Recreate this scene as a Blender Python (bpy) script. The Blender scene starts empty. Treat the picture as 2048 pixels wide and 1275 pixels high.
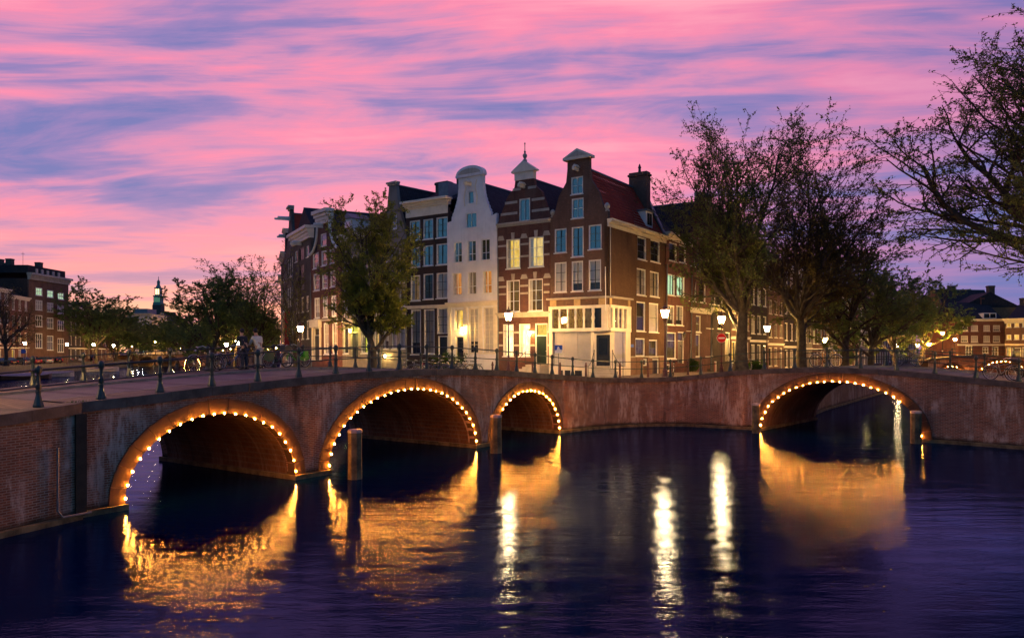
import bpy, math, random
from mathutils import Vector, Matrix
from mathutils.geometry import tessellate_polygon

R = math.radians
sc = bpy.context.scene
C = sc.collection

# ------------------------------------------------------------------ camera
EYE, FPX, HZ = 4.5, 1500.0, 703.0          # eye height, focal length and horizon row for a 2048 px wide picture
cam_d = bpy.data.cameras.new('camera')
cam = bpy.data.objects.new('camera', cam_d)
C.objects.link(cam)
cam.location = (0, 0, EYE)
cam.rotation_euler = (R(90), 0, 0)
cam_d.sensor_width = 36
cam_d.lens = 36 * FPX / 2048
cam_d.shift_y = (HZ - 637.5) / 2048
cam_d.clip_start = 0.1
cam_d.clip_end = 4000
sc.camera = cam

# ------------------------------------------------------------------ view
sc.view_settings.view_transform = 'Standard'
sc.view_settings.look = 'None'
sc.view_settings.gamma = 1.0
sc.view_settings.exposure = 0.12
sc.render.engine = 'CYCLES'
sc.cycles.use_denoising = True
try:
    sc.cycles.denoiser = 'OPENIMAGEDENOISE'
except Exception:
    pass
sc.cycles.max_bounces = 5
sc.cycles.diffuse_bounces = 2
sc.cycles.glossy_bounces = 3
sc.cycles.transparent_max_bounces = 8
sc.cycles.transmission_bounces = 2
sc.cycles.sample_clamp_indirect = 40.0
sc.cycles.use_light_tree = True
sc.cycles.caustics_reflective = False
sc.cycles.caustics_refractive = False


class NT:
    """small helper to write node trees"""
    def __init__(s, tree):
        s.t = tree
        s.n = tree.nodes
        s.l = tree.links

    def new(s, typ, **kw):
        n = s.n.new(typ)
        for k, v in kw.items():
            setattr(n, k, v)
        return n

    def put(s, sock, val):
        if isinstance(val, bpy.types.NodeSocket):
            s.l.new(val, sock)
        elif isinstance(val, (tuple, list)) and len(val) == 3 and sock.type == 'RGBA':
            sock.default_value = (*val, 1)
        else:
            sock.default_value = val

    def math(s, op, a, b=0.0, c=None, clamp=False):
        n = s.new('ShaderNodeMath', operation=op, use_clamp=clamp)
        s.put(n.inputs[0], a)
        s.put(n.inputs[1], b)
        if c is not None:
            s.put(n.inputs[2], c)
        return n.outputs[0]

    def mix(s, fac, a, b, blend='MIX'):
        n = s.new('ShaderNodeMix', data_type='RGBA', blend_type=blend)
        n.clamp_factor = True
        s.put(n.inputs[0], fac)
        s.put(n.inputs[6], a)
        s.put(n.inputs[7], b)
        return n.outputs[2]

    def xyz(s, x, y, z):
        n = s.new('ShaderNodeCombineXYZ')
        for i, v in enumerate((x, y, z)):
            s.put(n.inputs[i], v)
        return n.outputs[0]

    def sep(s, v):
        n = s.new('ShaderNodeSeparateXYZ')
        s.put(n.inputs[0], v)
        return n.outputs

    def noise(s, vec, scale=1.0, detail=3.0, rough=0.5, dist=0.0):
        n = s.new('ShaderNodeTexNoise')
        s.put(n.inputs['Vector'], vec)
        n.inputs['Scale'].default_value = scale
        n.inputs['Detail'].default_value = detail
        n.inputs['Roughness'].default_value = rough
        n.inputs['Distortion'].default_value = dist
        return n.outputs['Fac']

    def ss(s, v, a, b):
        n = s.new('ShaderNodeMapRange', interpolation_type='SMOOTHSTEP')
        s.put(n.inputs['Value'], v)
        n.inputs['From Min'].default_value = a
        n.inputs['From Max'].default_value = b
        return n.outputs['Result']

    def ramp(s, fac, stops):
        n = s.new('ShaderNodeValToRGB')
        s.put(n.inputs[0], fac)
        e = n.color_ramp.elements
        while len(e) < len(stops):
            e.new(0.5)
        for k, (p, c) in enumerate(stops):
            e[k].position = p
            e[k].color = (*c, 1)
        return n.outputs[0]


# ------------------------------------------------------------------ sky: dusk, pink streaked cloud over blue air
SUN_EL, SUN_ROT = R(0.6), R(-12)           # the sun has just gone down behind the far end of the canal
world = bpy.data.worlds.new('World')
sc.world = world
world.use_nodes = True
W = NT(world.node_tree)
BX, BY = 9.3, 2.7
W.n.clear()
d = W.new('ShaderNodeTexCoord').outputs['Generated']
nrm = W.new('ShaderNodeVectorMath', operation='NORMALIZE')
W.put(nrm.inputs[0], d)
dx, dy, dz = W.sep(nrm.outputs[0])
el = W.math('MAXIMUM', dz, 0.0)
u = W.math('MULTIPLY', W.math('DIVIDE', dx, W.math('ADD', el, 0.42)), 1.7)
tn = W.math('DIVIDE', el, W.math('MAXIMUM', W.math('ABSOLUTE', dy), 0.25))
v = W.math('MULTIPLY', W.math('LOGARITHM', W.math('ADD', tn, 0.12), math.e), -3.4)
uw = W.math('ADD', u, W.math('MULTIPLY', v, -0.05))
warp = W.noise(W.xyz(W.math('MULTIPLY', uw, 0.5), W.math('MULTIPLY', v, 0.6), 5.0), 1.0, 2.0, 0.5)
vw = W.math('ADD', W.math('MULTIPLY_ADD', u, 0.16, v), W.math('MULTIPLY', warp, 0.75))
big = W.noise(W.xyz(W.math('MULTIPLY_ADD', uw, 0.80, BX), W.math('MULTIPLY_ADD', vw, 1.15, BY), 0.4), 1.0, 4.0, 0.58, 0.3)
fine = W.noise(W.xyz(W.math('MULTIPLY_ADD', uw, 0.75, 7.0), W.math('MULTIPLY_ADD', vw, 3.6, 0.0), 2.2), 1.0, 7.0, 0.60, 0.3)
wisp = W.noise(W.xyz(W.math('MULTIPLY_ADD', uw, 1.5, 2.0), W.math('MULTIPLY_ADD', vw, 2.6, 5.0), 6.1), 1.0, 8.0, 0.66, 0.9)
msk = W.math('ADD', W.math('ADD', W.math('MULTIPLY', big, 0.52), W.math('MULTIPLY', fine, 0.26)), W.math('MULTIPLY', wisp, 0.22))
blue = (0.150, 0.165, 0.450)
cloud = W.ramp(msk, [(0.395, blue), (0.447, (0.33, 0.20, 0.47)), (0.490, (0.64, 0.24, 0.45)),
                     (0.535, (0.91, 0.24, 0.40)), (0.62, (1.0, 0.36, 0.46))])
# low in the sky the glow turns peach, then pale yellow at the horizon
lowf = W.math('MULTIPLY', W.math('SUBTRACT', 1.0, W.ss(el, 0.03, 0.20)), W.ss(dx, 0.10, -0.42))
cloud = W.mix(W.math('MULTIPLY', lowf, W.math('MULTIPLY_ADD', W.ss(msk, 0.42, 0.54), 0.55, 0.40)), cloud, (1.0, 0.36, 0.33))
pale = W.math('MULTIPLY', W.math('MULTIPLY', W.math('SUBTRACT', 1.0, W.ss(el, 0.02, 0.10)), W.ss(dx, 0.0, -0.40)), W.ss(fine, 0.38, 0.56))
cloud = W.mix(W.math('MULTIPLY', pale, 0.85), cloud, (1.0, 0.62, 0.38))
# away from the afterglow the air is clear blue
rightf = W.ss(dx, 0.16, 0.62)
cloud = W.mix(W.math('MULTIPLY', rightf, 0.70), cloud, W.mix(W.ss(msk, 0.44, 0.58), (0.075, 0.130, 0.42), (0.50, 0.21, 0.46)))
lowright = W.math('MULTIPLY', rightf, W.math('SUBTRACT', 1.0, W.ss(el, 0.04, 0.26)))
cloud = W.mix(W.math('MULTIPLY', lowright, 0.8), cloud, (0.12, 0.16, 0.47))
backc = W.mix(W.ss(el, 0.0, 0.8), (0.085, 0.300, 0.52), (0.035, 0.095, 0.34))
backc = W.mix(W.ss(el, 0.015, 0.13), (0.028, 0.050, 0.100), backc)      # the earth's shadow rising opposite the afterglow
cloud = W.mix(W.ss(dy, 0.42, -0.25), cloud, backc)
cloud = W.mix(W.ss(el, 0.50, 0.92), cloud, (0.040, 0.085, 0.32))
cloud = W.mix(W.ss(dz, -0.01, -0.05), cloud, (0.02, 0.02, 0.03))
sky = W.new('ShaderNodeTexSky', sky_type='NISHITA')
sky.sun_disc = False
sky.sun_elevation = SUN_EL
sky.sun_rotation = SUN_ROT
bg1 = W.new('ShaderNodeBackground')
W.put(bg1.inputs[0], sky.outputs[0])
bg1.inputs[1].default_value = 0.03
bg2 = W.new('ShaderNodeBackground')
W.put(bg2.inputs[0], cloud)
bg2.inputs[1].default_value = 0.95
add = W.new('ShaderNodeAddShader')
W.put(add.inputs[0], bg1.outputs[0])
W.put(add.inputs[1], bg2.outputs[0])
W.put(W.new('ShaderNodeOutputWorld').inputs[0], add.outputs[0])


# ------------------------------------------------------------------ mesh helpers
class MB:
    def __init__(s):
        s.v, s.f, s.a = [], [], None

    def add(s, vs, fs):
        o = len(s.v)
        s.v += [tuple(p) for p in vs]
        s.f += [tuple(i + o for i in f) for f in fs]
        return s

    def box(s, x0, x1, y0, y1, z0, z1):
        return s.add([(x0, y0, z0), (x1, y0, z0), (x1, y1, z0), (x0, y1, z0), (x0, y0, z1), (x1, y0, z1), (x1, y1, z1), (x0, y1, z1)],
                     [(0, 3, 2, 1), (4, 5, 6, 7), (0, 1, 5, 4), (1, 2, 6, 5), (2, 3, 7, 6), (3, 0, 4, 7)])

    def hexa(s, p8):
        return s.add(p8, [(0, 3, 2, 1), (4, 5, 6, 7), (0, 1, 5, 4), (1, 2, 6, 5), (2, 3, 7, 6), (3, 0, 4, 7)])

    def bar(s, p, q, w, h=None, up=(0, 0, 1)):
        p, q = Vector(p), Vector(q)
        t = (q - p).normalized()
        up = Vector(up)
        if abs(t.dot(up)) > 0.98:
            up = Vector((1, 0, 0))
        sd = t.cross(up).normalized() * w / 2
        u2 = sd.cross(t).normalized() * (h or w) / 2
        return s.hexa([p - sd - u2, q - sd - u2, q + sd - u2, p + sd - u2, p - sd + u2, q - sd + u2, q + sd + u2, p + sd + u2])

    def tube(s, pts, rad, n=6, cap=True, closed=False):
        pts = [Vector(p) for p in pts]
        m = len(pts)
        if not isinstance(rad, (list, tuple)):
            rad = [rad] * m
        o = len(s.v)
        ref = None
        for i, p in enumerate(pts):
            if closed:
                t = pts[(i + 1) % m] - pts[i - 1]
            else:
                t = pts[min(i + 1, m - 1)] - pts[max(i - 1, 0)]
            t.normalize()
            if ref is None:
                ref = Vector((0, 0, 1)) if abs(t.z) < 0.9 else Vector((1, 0, 0))
            sd = t.cross(ref)
            if sd.length < 1e-5:
                sd = t.orthogonal()
            sd.normalize()
            u2 = sd.cross(t)
            ref = u2
            for k in range(n):
                a = 2 * math.pi * k / n
                q = p + (sd * math.cos(a) + u2 * math.sin(a)) * rad[i]
                s.v.append((q.x, q.y, q.z))
        for i in range(m if closed else m - 1):
            j = (i + 1) % m
            for k in range(n):
                k2 = (k + 1) % n
                s.f.append((o + i * n + k, o + i * n + k2, o + j * n + k2, o + j * n + k))
        if cap and not closed:
            s.f.append(tuple(o + k for k in range(n))[::-1])
            s.f.append(tuple(o + (m - 1) * n + k for k in range(n)))
        return s

    def lathe(s, prof, n=10, c=(0, 0, 0), ph=0.0):
        o = len(s.v)
        for r, z in prof:
            for k in range(n):
                a = 2 * math.pi * k / n + ph
                s.v.append((c[0] + r * math.cos(a), c[1] + r * math.sin(a), c[2] + z))
        for i in range(len(prof) - 1):
            for k in range(n):
                k2 = (k + 1) % n
                s.f.append((o + i * n + k, o + i * n + k2, o + (i + 1) * n + k2, o + (i + 1) * n + k))
        s.f.append(tuple(o + k for k in range(n))[::-1])
        s.f.append(tuple(o + (len(prof) - 1) * n + k for k in range(n)))
        return s

    def prism(s, poly, y0, y1, holes=(), back=True, xf=None):
        """outline poly of (x, z) points with holes, front at y0, extruded to y1"""
        loops = [list(poly)] + [list(h) for h in holes]
        flat = [p for lp in loops for p in lp]
        tri = tessellate_polygon([[Vector((p[0], p[1], 0)) for p in lp] for lp in loops])
        o = len(s.v)
        n = len(flat)
        for y in (y0, y1):
            for p in flat:
                q = (p[0], y, p[1])
                s.v.append(q if xf is None else xf(q))
        for t in tri:
            a, b, c = [flat[i] for i in t]
            cr = (b[0] - a[0]) * (c[1] - a[1]) - (b[1] - a[1]) * (c[0] - a[0])
            t = t if cr > 0 else t[::-1]
            s.f.append(tuple(o + i for i in t))
            if back:
                s.f.append(tuple(o + n + i for i in t[::-1]))
        k = 0
        for lp in loops:
            m = len(lp)
            ar = sum(lp[i][0] * lp[(i + 1) % m][1] - lp[(i + 1) % m][0] * lp[i][1] for i in range(m))
            outer = (k == 0)
            for i in range(m):
                a, b = o + k + i, o + k + (i + 1) % m
                q = (a, a + n, b + n, b)
                if (ar > 0) != outer:
                    q = q[::-1]
                s.f.append(q)
            k += m
        return s

    def sphere(s, c, r, seg=8, rings=5, sz=1.0):
        prof = []
        for i in range(rings + 1):
            a = -math.pi / 2 + math.pi * i / rings
            prof.append((max(r * math.cos(a), r * 0.02), r * math.sin(a) * sz))
        return s.lathe(prof, seg, c)

    def mesh(s, name, mats, smooth=False):
        me = bpy.data.meshes.new(name)
        me.from_pydata(s.v, [], s.f)
        for m in (mats if isinstance(mats, (list, tuple)) else [mats]):
            me.materials.append(m)
        if smooth:
            me.polygons.foreach_set('use_smooth', [True] * len(me.polygons))
        if s.a is not None:
            at = me.attributes.new('suv', 'FLOAT_VECTOR', 'POINT')
            at.data.foreach_set('vector', [c for t in s.a for c in t])
        me.update()
        return me

    def build(s, name, mats, parent=None, smooth=False, loc=None, rotz=None):
        o = bpy.data.objects.new(name, s.mesh(name, mats, smooth))
        C.objects.link(o)
        if parent is not None:
            o.parent = parent
        if loc is not None:
            o.location = loc
        if rotz is not None:
            o.rotation_euler = (0, 0, rotz)
        return o


def tag(o, label, cat=None, group=None, kind=None):
    if label:
        o['label'] = label
    if cat:
        o['category'] = cat
    if group:
        o['group'] = group
    if kind:
        o['kind'] = kind
    return o


def empty(name, loc=(0, 0, 0), rz=0.0, label=None, cat=None, group=None):
    o = bpy.data.objects.new(name, None)
    C.objects.link(o)
    o.empty_display_size = 0.3
    o.location = loc
    o.rotation_euler = (0, 0, rz)
    return tag(o, label, cat, group)


def copy_tree(o, parent=None):
    c = o.copy()
    C.objects.link(c)
    c.parent = parent
    for ch in o.children:
        copy_tree(ch, c)
    return c


def inst(me, name, parent=None, loc=(0, 0, 0), rot=(0, 0, 0)):
    o = bpy.data.objects.new(name, me)
    C.objects.link(o)
    o.parent = parent
    o.location = loc
    o.rotation_euler = rot
    return o


def P(x, D):
    """plan position on the ray through picture column x at distance D"""
    return ((x - 1024) / FPX * D, D)


def lerp(a, b, t):
    return a + (b - a) * t


def interp(tab, x):
    if x <= tab[0][0]:
        return tab[0][1]
    for (a, va), (b, vb) in zip(tab, tab[1:]):
        if x <= b:
            t = (x - a) / (b - a)
            return lerp(va, vb, t)
    return tab[-1][1]


def smooth01(t):
    t = max(0.0, min(1.0, t))
    return t * t * (3 - 2 * t)
# ------------------------------------------------------------------ materials
M = {}


def base(name):
    m = bpy.data.materials.new(name)
    m.use_nodes = True
    t = NT(m.node_tree)
    t.n.clear()
    out = t.new('ShaderNodeOutputMaterial')
    return m, t, out


def principled(t, out, col, rough=0.7, metal=0.0, spec=0.35, normal=None):
    p = t.new('ShaderNodeBsdfPrincipled')
    t.put(p.inputs['Base Color'], col)
    t.put(p.inputs['Roughness'], rough)
    p.inputs['Metallic'].default_value = metal
    p.inputs['Specular IOR Level'].default_value = spec
    if normal is not None:
        t.put(p.inputs['Normal'], normal)
    t.put(out.inputs[0], p.outputs[0])
    return p


def bump(t, h, strength=0.3, dist=0.02):
    b = t.new('ShaderNodeBump')
    b.inputs['Strength'].default_value = strength
    b.inputs['Distance'].default_value = dist
    t.put(b.inputs['Height'], h)
    return b.outputs[0]


def pmat(name, col, rough=0.7, var=0.3, scale=3.0, metal=0.0, spec=0.35, bmp=0.0, fine=None, streak=0.0):
    m, t, out = base(name)
    co = t.new('ShaderNodeTexCoord').outputs['Object']
    n1 = t.noise(co, scale, 5, 0.6)
    x, y, z = t.sep(co)
    c2 = tuple(c * (1 - var) for c in col)
    c3 = tuple(min(1, c * (1 + var * 0.6)) for c in col)
    c = t.mix(t.ss(n1, 0.3, 0.7), c2, c3)
    if streak:
        st = t.noise(t.xyz(t.math('MULTIPLY', t.math('ADD', x, y), 4.0), 0.0, t.math('MULTIPLY', z, 0.35)), 1.0, 4, 0.6)
        c = t.mix(t.math('MULTIPLY', t.ss(st, 0.52, 0.75), streak), c, tuple(v * 0.35 for v in col))
    nm = None
    if bmp:
        nm = bump(t, t.noise(co, fine or scale * 8, 4, 0.6), bmp, 0.02)
    r = t.math('ADD', rough - 0.08, t.math('MULTIPLY', n1, 0.16))
    principled(t, out, c, r, metal, spec, nm)
    M[name] = m
    return m


def brick(name, c1, c2, mortar, bw=0.22, bh=0.066, ms=0.010, var=0.45, lime=0.0, attr=False, rough=0.85):
    m, t, out = base(name)
    if attr:
        a = t.new('ShaderNodeAttribute', attribute_name='suv')
        co = a.outputs['Vector']
        x, y, z = t.sep(co)
        uv = t.xyz(x, z, 0.0)
        oc = co
    else:
        oc = t.new('ShaderNodeTexCoord').outputs['Object']
        x, y, z = t.sep(oc)
        uv = t.xyz(t.math('ADD', x, y), z, 0.0)
    b = t.new('ShaderNodeTexBrick')
    t.put(b.inputs['Vector'], uv)
    b.inputs['Scale'].default_value = 1.0
    b.inputs['Brick Width'].default_value = bw
    b.inputs['Row Height'].default_value = bh
    b.inputs['Mortar Size'].default_value = ms
    b.inputs['Mortar Smooth'].default_value = 0.3
    b.inputs['Bias'].default_value = -0.1
    t.put(b.inputs['Color1'], c1)
    t.put(b.inputs['Color2'], c2)
    t.put(b.inputs['Mortar'], mortar)
    n1 = t.noise(oc, 0.7, 5, 0.62)
    n2 = t.noise(oc, 5.0, 4, 0.6)
    col = t.mix(t.math('MULTIPLY', t.ss(n1, 0.35, 0.70), var), b.outputs['Color'], tuple(c * 0.45 for c in c1))
    col = t.mix(t.math('MULTIPLY', t.ss(n2, 0.52, 0.72), 0.35), col, tuple(min(1, c * 1.7) for c in c2))
    if lime:
        # lime and salt weeping out of the joints, streaked downwards from the coping and blotched near the water
        xs = x if attr else t.math('ADD', x, y)
        st = t.noise(t.xyz(t.math('MULTIPLY', xs, 2.4), 3.7, t.math('MULTIPLY', z, 0.5)), 1.0, 6, 0.68)
        st2 = t.noise(t.xyz(t.math('MULTIPLY', xs, 0.45), 1.7, t.math('MULTIPLY', z, 0.55)), 1.0, 4, 0.6)
        fine = t.noise(t.xyz(t.math('MULTIPLY', xs, 9.0), 0.3, t.math('MULTIPLY', z, 2.0)), 1.0, 4, 0.7)
        k = t.math('MULTIPLY', t.ss(st, 0.43, 0.60), t.ss(st2, 0.38, 0.54))
        k = t.math('MULTIPLY', k, t.ss(fine, 0.33, 0.54))
        col = t.mix(t.math('MULTIPLY', k, lime), col, (0.48, 0.41, 0.35))
        dk = t.noise(t.xyz(t.math('MULTIPLY', xs, 1.1), 9.2, t.math('MULTIPLY', z, 0.16)), 1.0, 5, 0.6)
        col = t.mix(t.math('MULTIPLY', t.ss(dk, 0.56, 0.72), 0.8), col, (0.018, 0.014, 0.012))
        # weed and damp below the water mark
        wet = t.math('ADD', z, t.math('MULTIPLY', n1, 0.35))
        col = t.mix(t.ss(wet, 0.55, 0.30), col, (0.016, 0.017, 0.010))
    if not attr:
        xs = t.math('ADD', x, y)
        st = t.noise(t.xyz(t.math('MULTIPLY', xs, 2.2), 5.0, t.math('MULTIPLY', z, 0.22)), 1.0, 5, 0.65)
        col = t.mix(t.math('MULTIPLY', t.ss(st, 0.50, 0.70), 0.45), col, tuple(c * 0.35 for c in c1))
        pa = t.noise(t.xyz(xs, 2.0, z), 0.55, 3, 0.55)
        col = t.mix(t.math('MULTIPLY', t.ss(pa, 0.56, 0.66), 0.30), col, tuple(min(1, c * 1.5) for c in mortar))
    h = t.math('ADD', t.math('MULTIPLY', b.outputs['Fac'], -1.0), t.math('MULTIPLY', n2, 0.7))
    principled(t, out, col, rough, 0.0, 0.25, bump(t, h, 0.55, 0.015))
    M[name] = m
    return m


def emit(name, col, strength, var=0.0, scale=3.0):
    m, t, out = base(name)
    e = t.new('ShaderNodeEmission')
    c = col
    if var:
        co = t.new('ShaderNodeTexCoord').outputs['Object']
        x, y, z = t.sep(co)
        n = t.noise(t.xyz(t.math('MULTIPLY', x, 7.0), 0.0, t.math('MULTIPLY', z, 1.5)), 1.0, 3, 0.6)
        n2 = t.noise(co, scale, 3, 0.5)
        f = t.math('ADD', t.math('MULTIPLY', n, 0.6), t.math('MULTIPLY', n2, 0.4))
        c = t.mix(t.math('MULTIPLY', t.ss(f, 0.60, 0.36), var), col, (col[0] * 0.30, col[1] * 0.17, col[2] * 0.08))
    t.put(e.inputs[0], c)
    e.inputs[1].default_value = strength
    t.put(out.inputs[0], e.outputs[0])
    M[name] = m
    return m


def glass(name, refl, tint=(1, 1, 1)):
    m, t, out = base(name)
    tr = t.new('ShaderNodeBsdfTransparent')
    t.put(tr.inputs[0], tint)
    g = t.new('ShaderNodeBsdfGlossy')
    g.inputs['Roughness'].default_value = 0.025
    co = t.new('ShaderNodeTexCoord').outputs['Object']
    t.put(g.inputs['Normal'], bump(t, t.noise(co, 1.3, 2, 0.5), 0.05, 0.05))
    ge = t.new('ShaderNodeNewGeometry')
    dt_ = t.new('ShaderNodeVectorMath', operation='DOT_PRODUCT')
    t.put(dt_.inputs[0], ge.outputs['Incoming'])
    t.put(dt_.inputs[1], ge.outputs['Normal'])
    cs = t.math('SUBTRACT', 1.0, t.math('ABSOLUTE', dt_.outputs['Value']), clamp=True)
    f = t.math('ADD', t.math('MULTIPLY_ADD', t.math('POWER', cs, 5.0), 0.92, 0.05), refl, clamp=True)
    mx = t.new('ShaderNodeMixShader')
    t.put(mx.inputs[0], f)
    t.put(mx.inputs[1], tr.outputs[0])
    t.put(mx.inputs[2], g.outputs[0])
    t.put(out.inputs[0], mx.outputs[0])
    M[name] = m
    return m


def leafmat(name, c1, c2):
    m, t, out = base(name)
    co = t.new('ShaderNodeTexCoord').outputs['Object']
    n = t.noise(co, 1.1, 3, 0.6)
    c = t.mix(t.ss(n, 0.35, 0.65), c1, c2)
    df = t.new('ShaderNodeBsdfDiffuse')
    t.put(df.inputs[0], c)
    tl = t.new('ShaderNodeBsdfTranslucent')
    t.put(tl.inputs[0], c)
    mx = t.new('ShaderNodeMixShader')
    mx.inputs[0].default_value = 0.48
    t.put(mx.inputs[1], df.outputs[0])
    t.put(mx.inputs[2], tl.outputs[0])
    t.put(out.inputs[0], mx.outputs[0])
    M[name] = m
    return m


def roofmat(name, c1, c2, w=0.22, h=0.28):
    m, t, out = base(name)
    co = t.new('ShaderNodeTexCoord').outputs['Object']
    x, y, z = t.sep(co)
    wv = t.math('ABSOLUTE', t.math('SINE', t.math('MULTIPLY', y, math.pi / w)))
    rw = t.math('FRACT', t.math('DIVIDE', z, h))
    n = t.noise(t.xyz(t.math('MULTIPLY', y, 3.0), x, t.math('MULTIPLY', z, 3.0)), 1.0, 4, 0.6)
    c = t.mix(t.ss(n, 0.3, 0.7), c1, c2)
    c = t.mix(t.math('MULTIPLY', t.ss(rw, 0.75, 1.0), 0.5), c, tuple(v * 0.4 for v in c1))
    hgt = t.math('ADD', t.math('MULTIPLY', wv, 0.6), rw)
    principled(t, out, c, 0.78, 0, 0.15, bump(t, hgt, 0.6, 0.04))
    M[name] = m
    return m


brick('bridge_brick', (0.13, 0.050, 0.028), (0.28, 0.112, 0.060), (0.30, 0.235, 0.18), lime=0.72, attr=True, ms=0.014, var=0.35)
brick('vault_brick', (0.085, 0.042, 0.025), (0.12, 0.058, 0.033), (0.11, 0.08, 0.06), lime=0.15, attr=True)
pmat('ring_stone', (0.052, 0.031, 0.020), 0.85, 0.35, 3.0, bmp=0.4, streak=0.3)
pmat('coping', (0.105, 0.085, 0.070), 0.75, 0.45, 2.0, bmp=0.5, fine=14, streak=0.25)
pmat('asphalt', (0.070, 0.062, 0.066), 0.75, 0.30, 1.2, bmp=0.5, fine=60)
brick('paving', (0.13, 0.095, 0.075), (0.18, 0.13, 0.10), (0.06, 0.05, 0.045), 0.20, 0.10, 0.012, 0.3, rough=0.75)
brick('road_brick', (0.085, 0.080, 0.088), (0.115, 0.105, 0.112), (0.035, 0.03, 0.03), 0.21, 0.105, 0.014, 0.45, rough=0.6)
pmat('kerb', (0.20, 0.18, 0.165), 0.75, 0.3, 3.0, bmp=0.3)
pmat('soil', (0.05, 0.045, 0.04), 0.9, 0.3, 0.3)
pmat('rail_green', (0.010, 0.026, 0.021), 0.38, 0.35, 5.0, metal=0.0, spec=0.6, bmp=0.15)
pmat('lamp_red', (0.085, 0.020, 0.018), 0.35, 0.3, 6.0, spec=0.6)
pmat('iron', (0.015, 0.015, 0.016), 0.45, 0.3, 6.0, spec=0.5)
pmat('wood_pile', (0.125, 0.105, 0.055), 0.9, 0.6, 2.2, bmp=0.8, fine=9, streak=0.8)
pmat('pile_cap', (0.38, 0.34, 0.33), 0.55, 0.4, 5.0, metal=0.2, bmp=0.3)
pmat('white_paint', (0.74, 0.70, 0.66), 0.5, 0.08, 2.0, spec=0.4)
pmat('cream_paint', (0.70, 0.62, 0.50), 0.5, 0.12, 1.5, spec=0.4, streak=0.12)
pmat('white_stucco', (0.74, 0.71, 0.71), 0.7, 0.10, 1.2, streak=0.22, bmp=0.12, fine=20)
pmat('grey_stucco', (0.20, 0.175, 0.15), 0.8, 0.22, 1.0, streak=0.3, bmp=0.15)
pmat('stone', (0.42, 0.37, 0.31), 0.8, 0.2, 1.3, streak=0.3, bmp=0.15)
pmat('stone_wall', (0.25, 0.21, 0.16), 0.8, 0.25, 1.0, streak=0.35, bmp=0.15)
pmat('yellow_stone', (0.45, 0.30, 0.15), 0.8, 0.2, 3.0)
pmat('dark_trim', (0.014, 0.016, 0.020), 0.35, 0.2, 3.0, spec=0.5)
pmat('door_green', (0.010, 0.022, 0.015), 0.32, 0.2, 3.0, spec=0.5)
pmat('door_black', (0.010, 0.010, 0.011), 0.30, 0.2, 3.0, spec=0.6)
pmat('door_red', (0.30, 0.040, 0.015), 0.4, 0.2, 3.0, spec=0.5)
pmat('lead', (0.15, 0.17, 0.19), 0.5, 0.2, 3.0, metal=0.3)
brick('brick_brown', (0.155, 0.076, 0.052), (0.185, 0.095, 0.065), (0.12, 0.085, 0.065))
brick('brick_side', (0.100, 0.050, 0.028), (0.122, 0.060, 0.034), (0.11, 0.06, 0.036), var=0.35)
brick('brick_dark', (0.046, 0.030, 0.027), (0.060, 0.038, 0.033), (0.045, 0.035, 0.03))
brick('brick_red', (0.150, 0.046, 0.035), (0.185, 0.062, 0.045), (0.13, 0.09, 0.075))
brick('brick_stripe', (0.120, 0.045, 0.033), (0.160, 0.062, 0.044), (0.10, 0.075, 0.065))
brick('brick_grey', (0.075, 0.062, 0.055), (0.100, 0.080, 0.068), (0.09, 0.08, 0.07))
brick('brick_ochre', (0.22, 0.125, 0.055), (0.26, 0.15, 0.07), (0.16, 0.11, 0.07))
brick('brick_plinth', (0.21, 0.10, 0.06), (0.27, 0.135, 0.08), (0.24, 0.18, 0.13))
roofmat('tile_red', (0.34, 0.036, 0.018), (0.42, 0.060, 0.028))
roofmat('tile_dark', (0.020, 0.021, 0.026), (0.032, 0.034, 0.042))
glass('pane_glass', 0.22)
glass('pane_weak_refl', 0.03)  # reflection turned down in the glass, as if low sky were blocked
pmat('room_dark', (0.022, 0.020, 0.018), 0.9, 0.5, 1.2)
pmat('curtain', (0.52, 0.49, 0.47), 0.9, 0.12, 1.0)
pmat('blind', (0.34, 0.29, 0.24), 0.8, 0.2, 1.0)
emit('lit_yellow', (1.0, 0.66, 0.12), 1.05, 0.45)
emit('lit_white', (1.0, 0.80, 0.38), 2.6, 0.55, 2.0)
emit('lit_orange', (1.0, 0.40, 0.085), 0.62, 0.65)
emit('lit_amber', (1.0, 0.52, 0.10), 0.30, 0.95, 7.0)
emit('lit_green', (0.80, 0.80, 0.10), 0.75, 0.45)
emit('lit_cool', (0.62, 0.95, 0.55), 1.1, 0.4)
emit('lit_dim', (1.0, 0.58, 0.20), 0.16, 0.8, 2.0)
emit('lantern_glow', (1.0, 0.55, 0.16), 850.0)
emit('lantern_far', (1.0, 0.62, 0.24), 420.0)
emit('sodium_glow', (1.0, 0.48, 0.07), 1900.0)
emit('wall_lamp_glow', (1.0, 0.60, 0.15), 280.0)
emit('green_lamp_glow', (0.95, 0.85, 0.12), 130.0)
emit('bulb_glow', (1.0, 0.275, 0.02), 1700.0)
emit('tower_glow', (1.0, 0.72, 0.30), 3.5, 0.2)
emit('tower_green', (0.20, 0.55, 0.38), 0.42, 0.6)
emit('head_lamp_glow', (1.0, 0.92, 0.75), 700.0)
pmat('bark', (0.075, 0.060, 0.042), 0.9, 0.5, 2.5, bmp=0.7, fine=12)
pmat('bark_dark', (0.045, 0.036, 0.030), 0.9, 0.4, 2.5)
leafmat('leaf_spring', (0.18, 0.22, 0.04), (0.28, 0.28, 0.06))
leafmat('leaf_green', (0.12, 0.19, 0.07), (0.19, 0.24, 0.07))
leafmat('leaf_dusk', (0.11, 0.15, 0.05), (0.19, 0.21, 0.06))
leafmat('leaf_russet', (0.11, 0.085, 0.035), (0.16, 0.13, 0.04))
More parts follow.
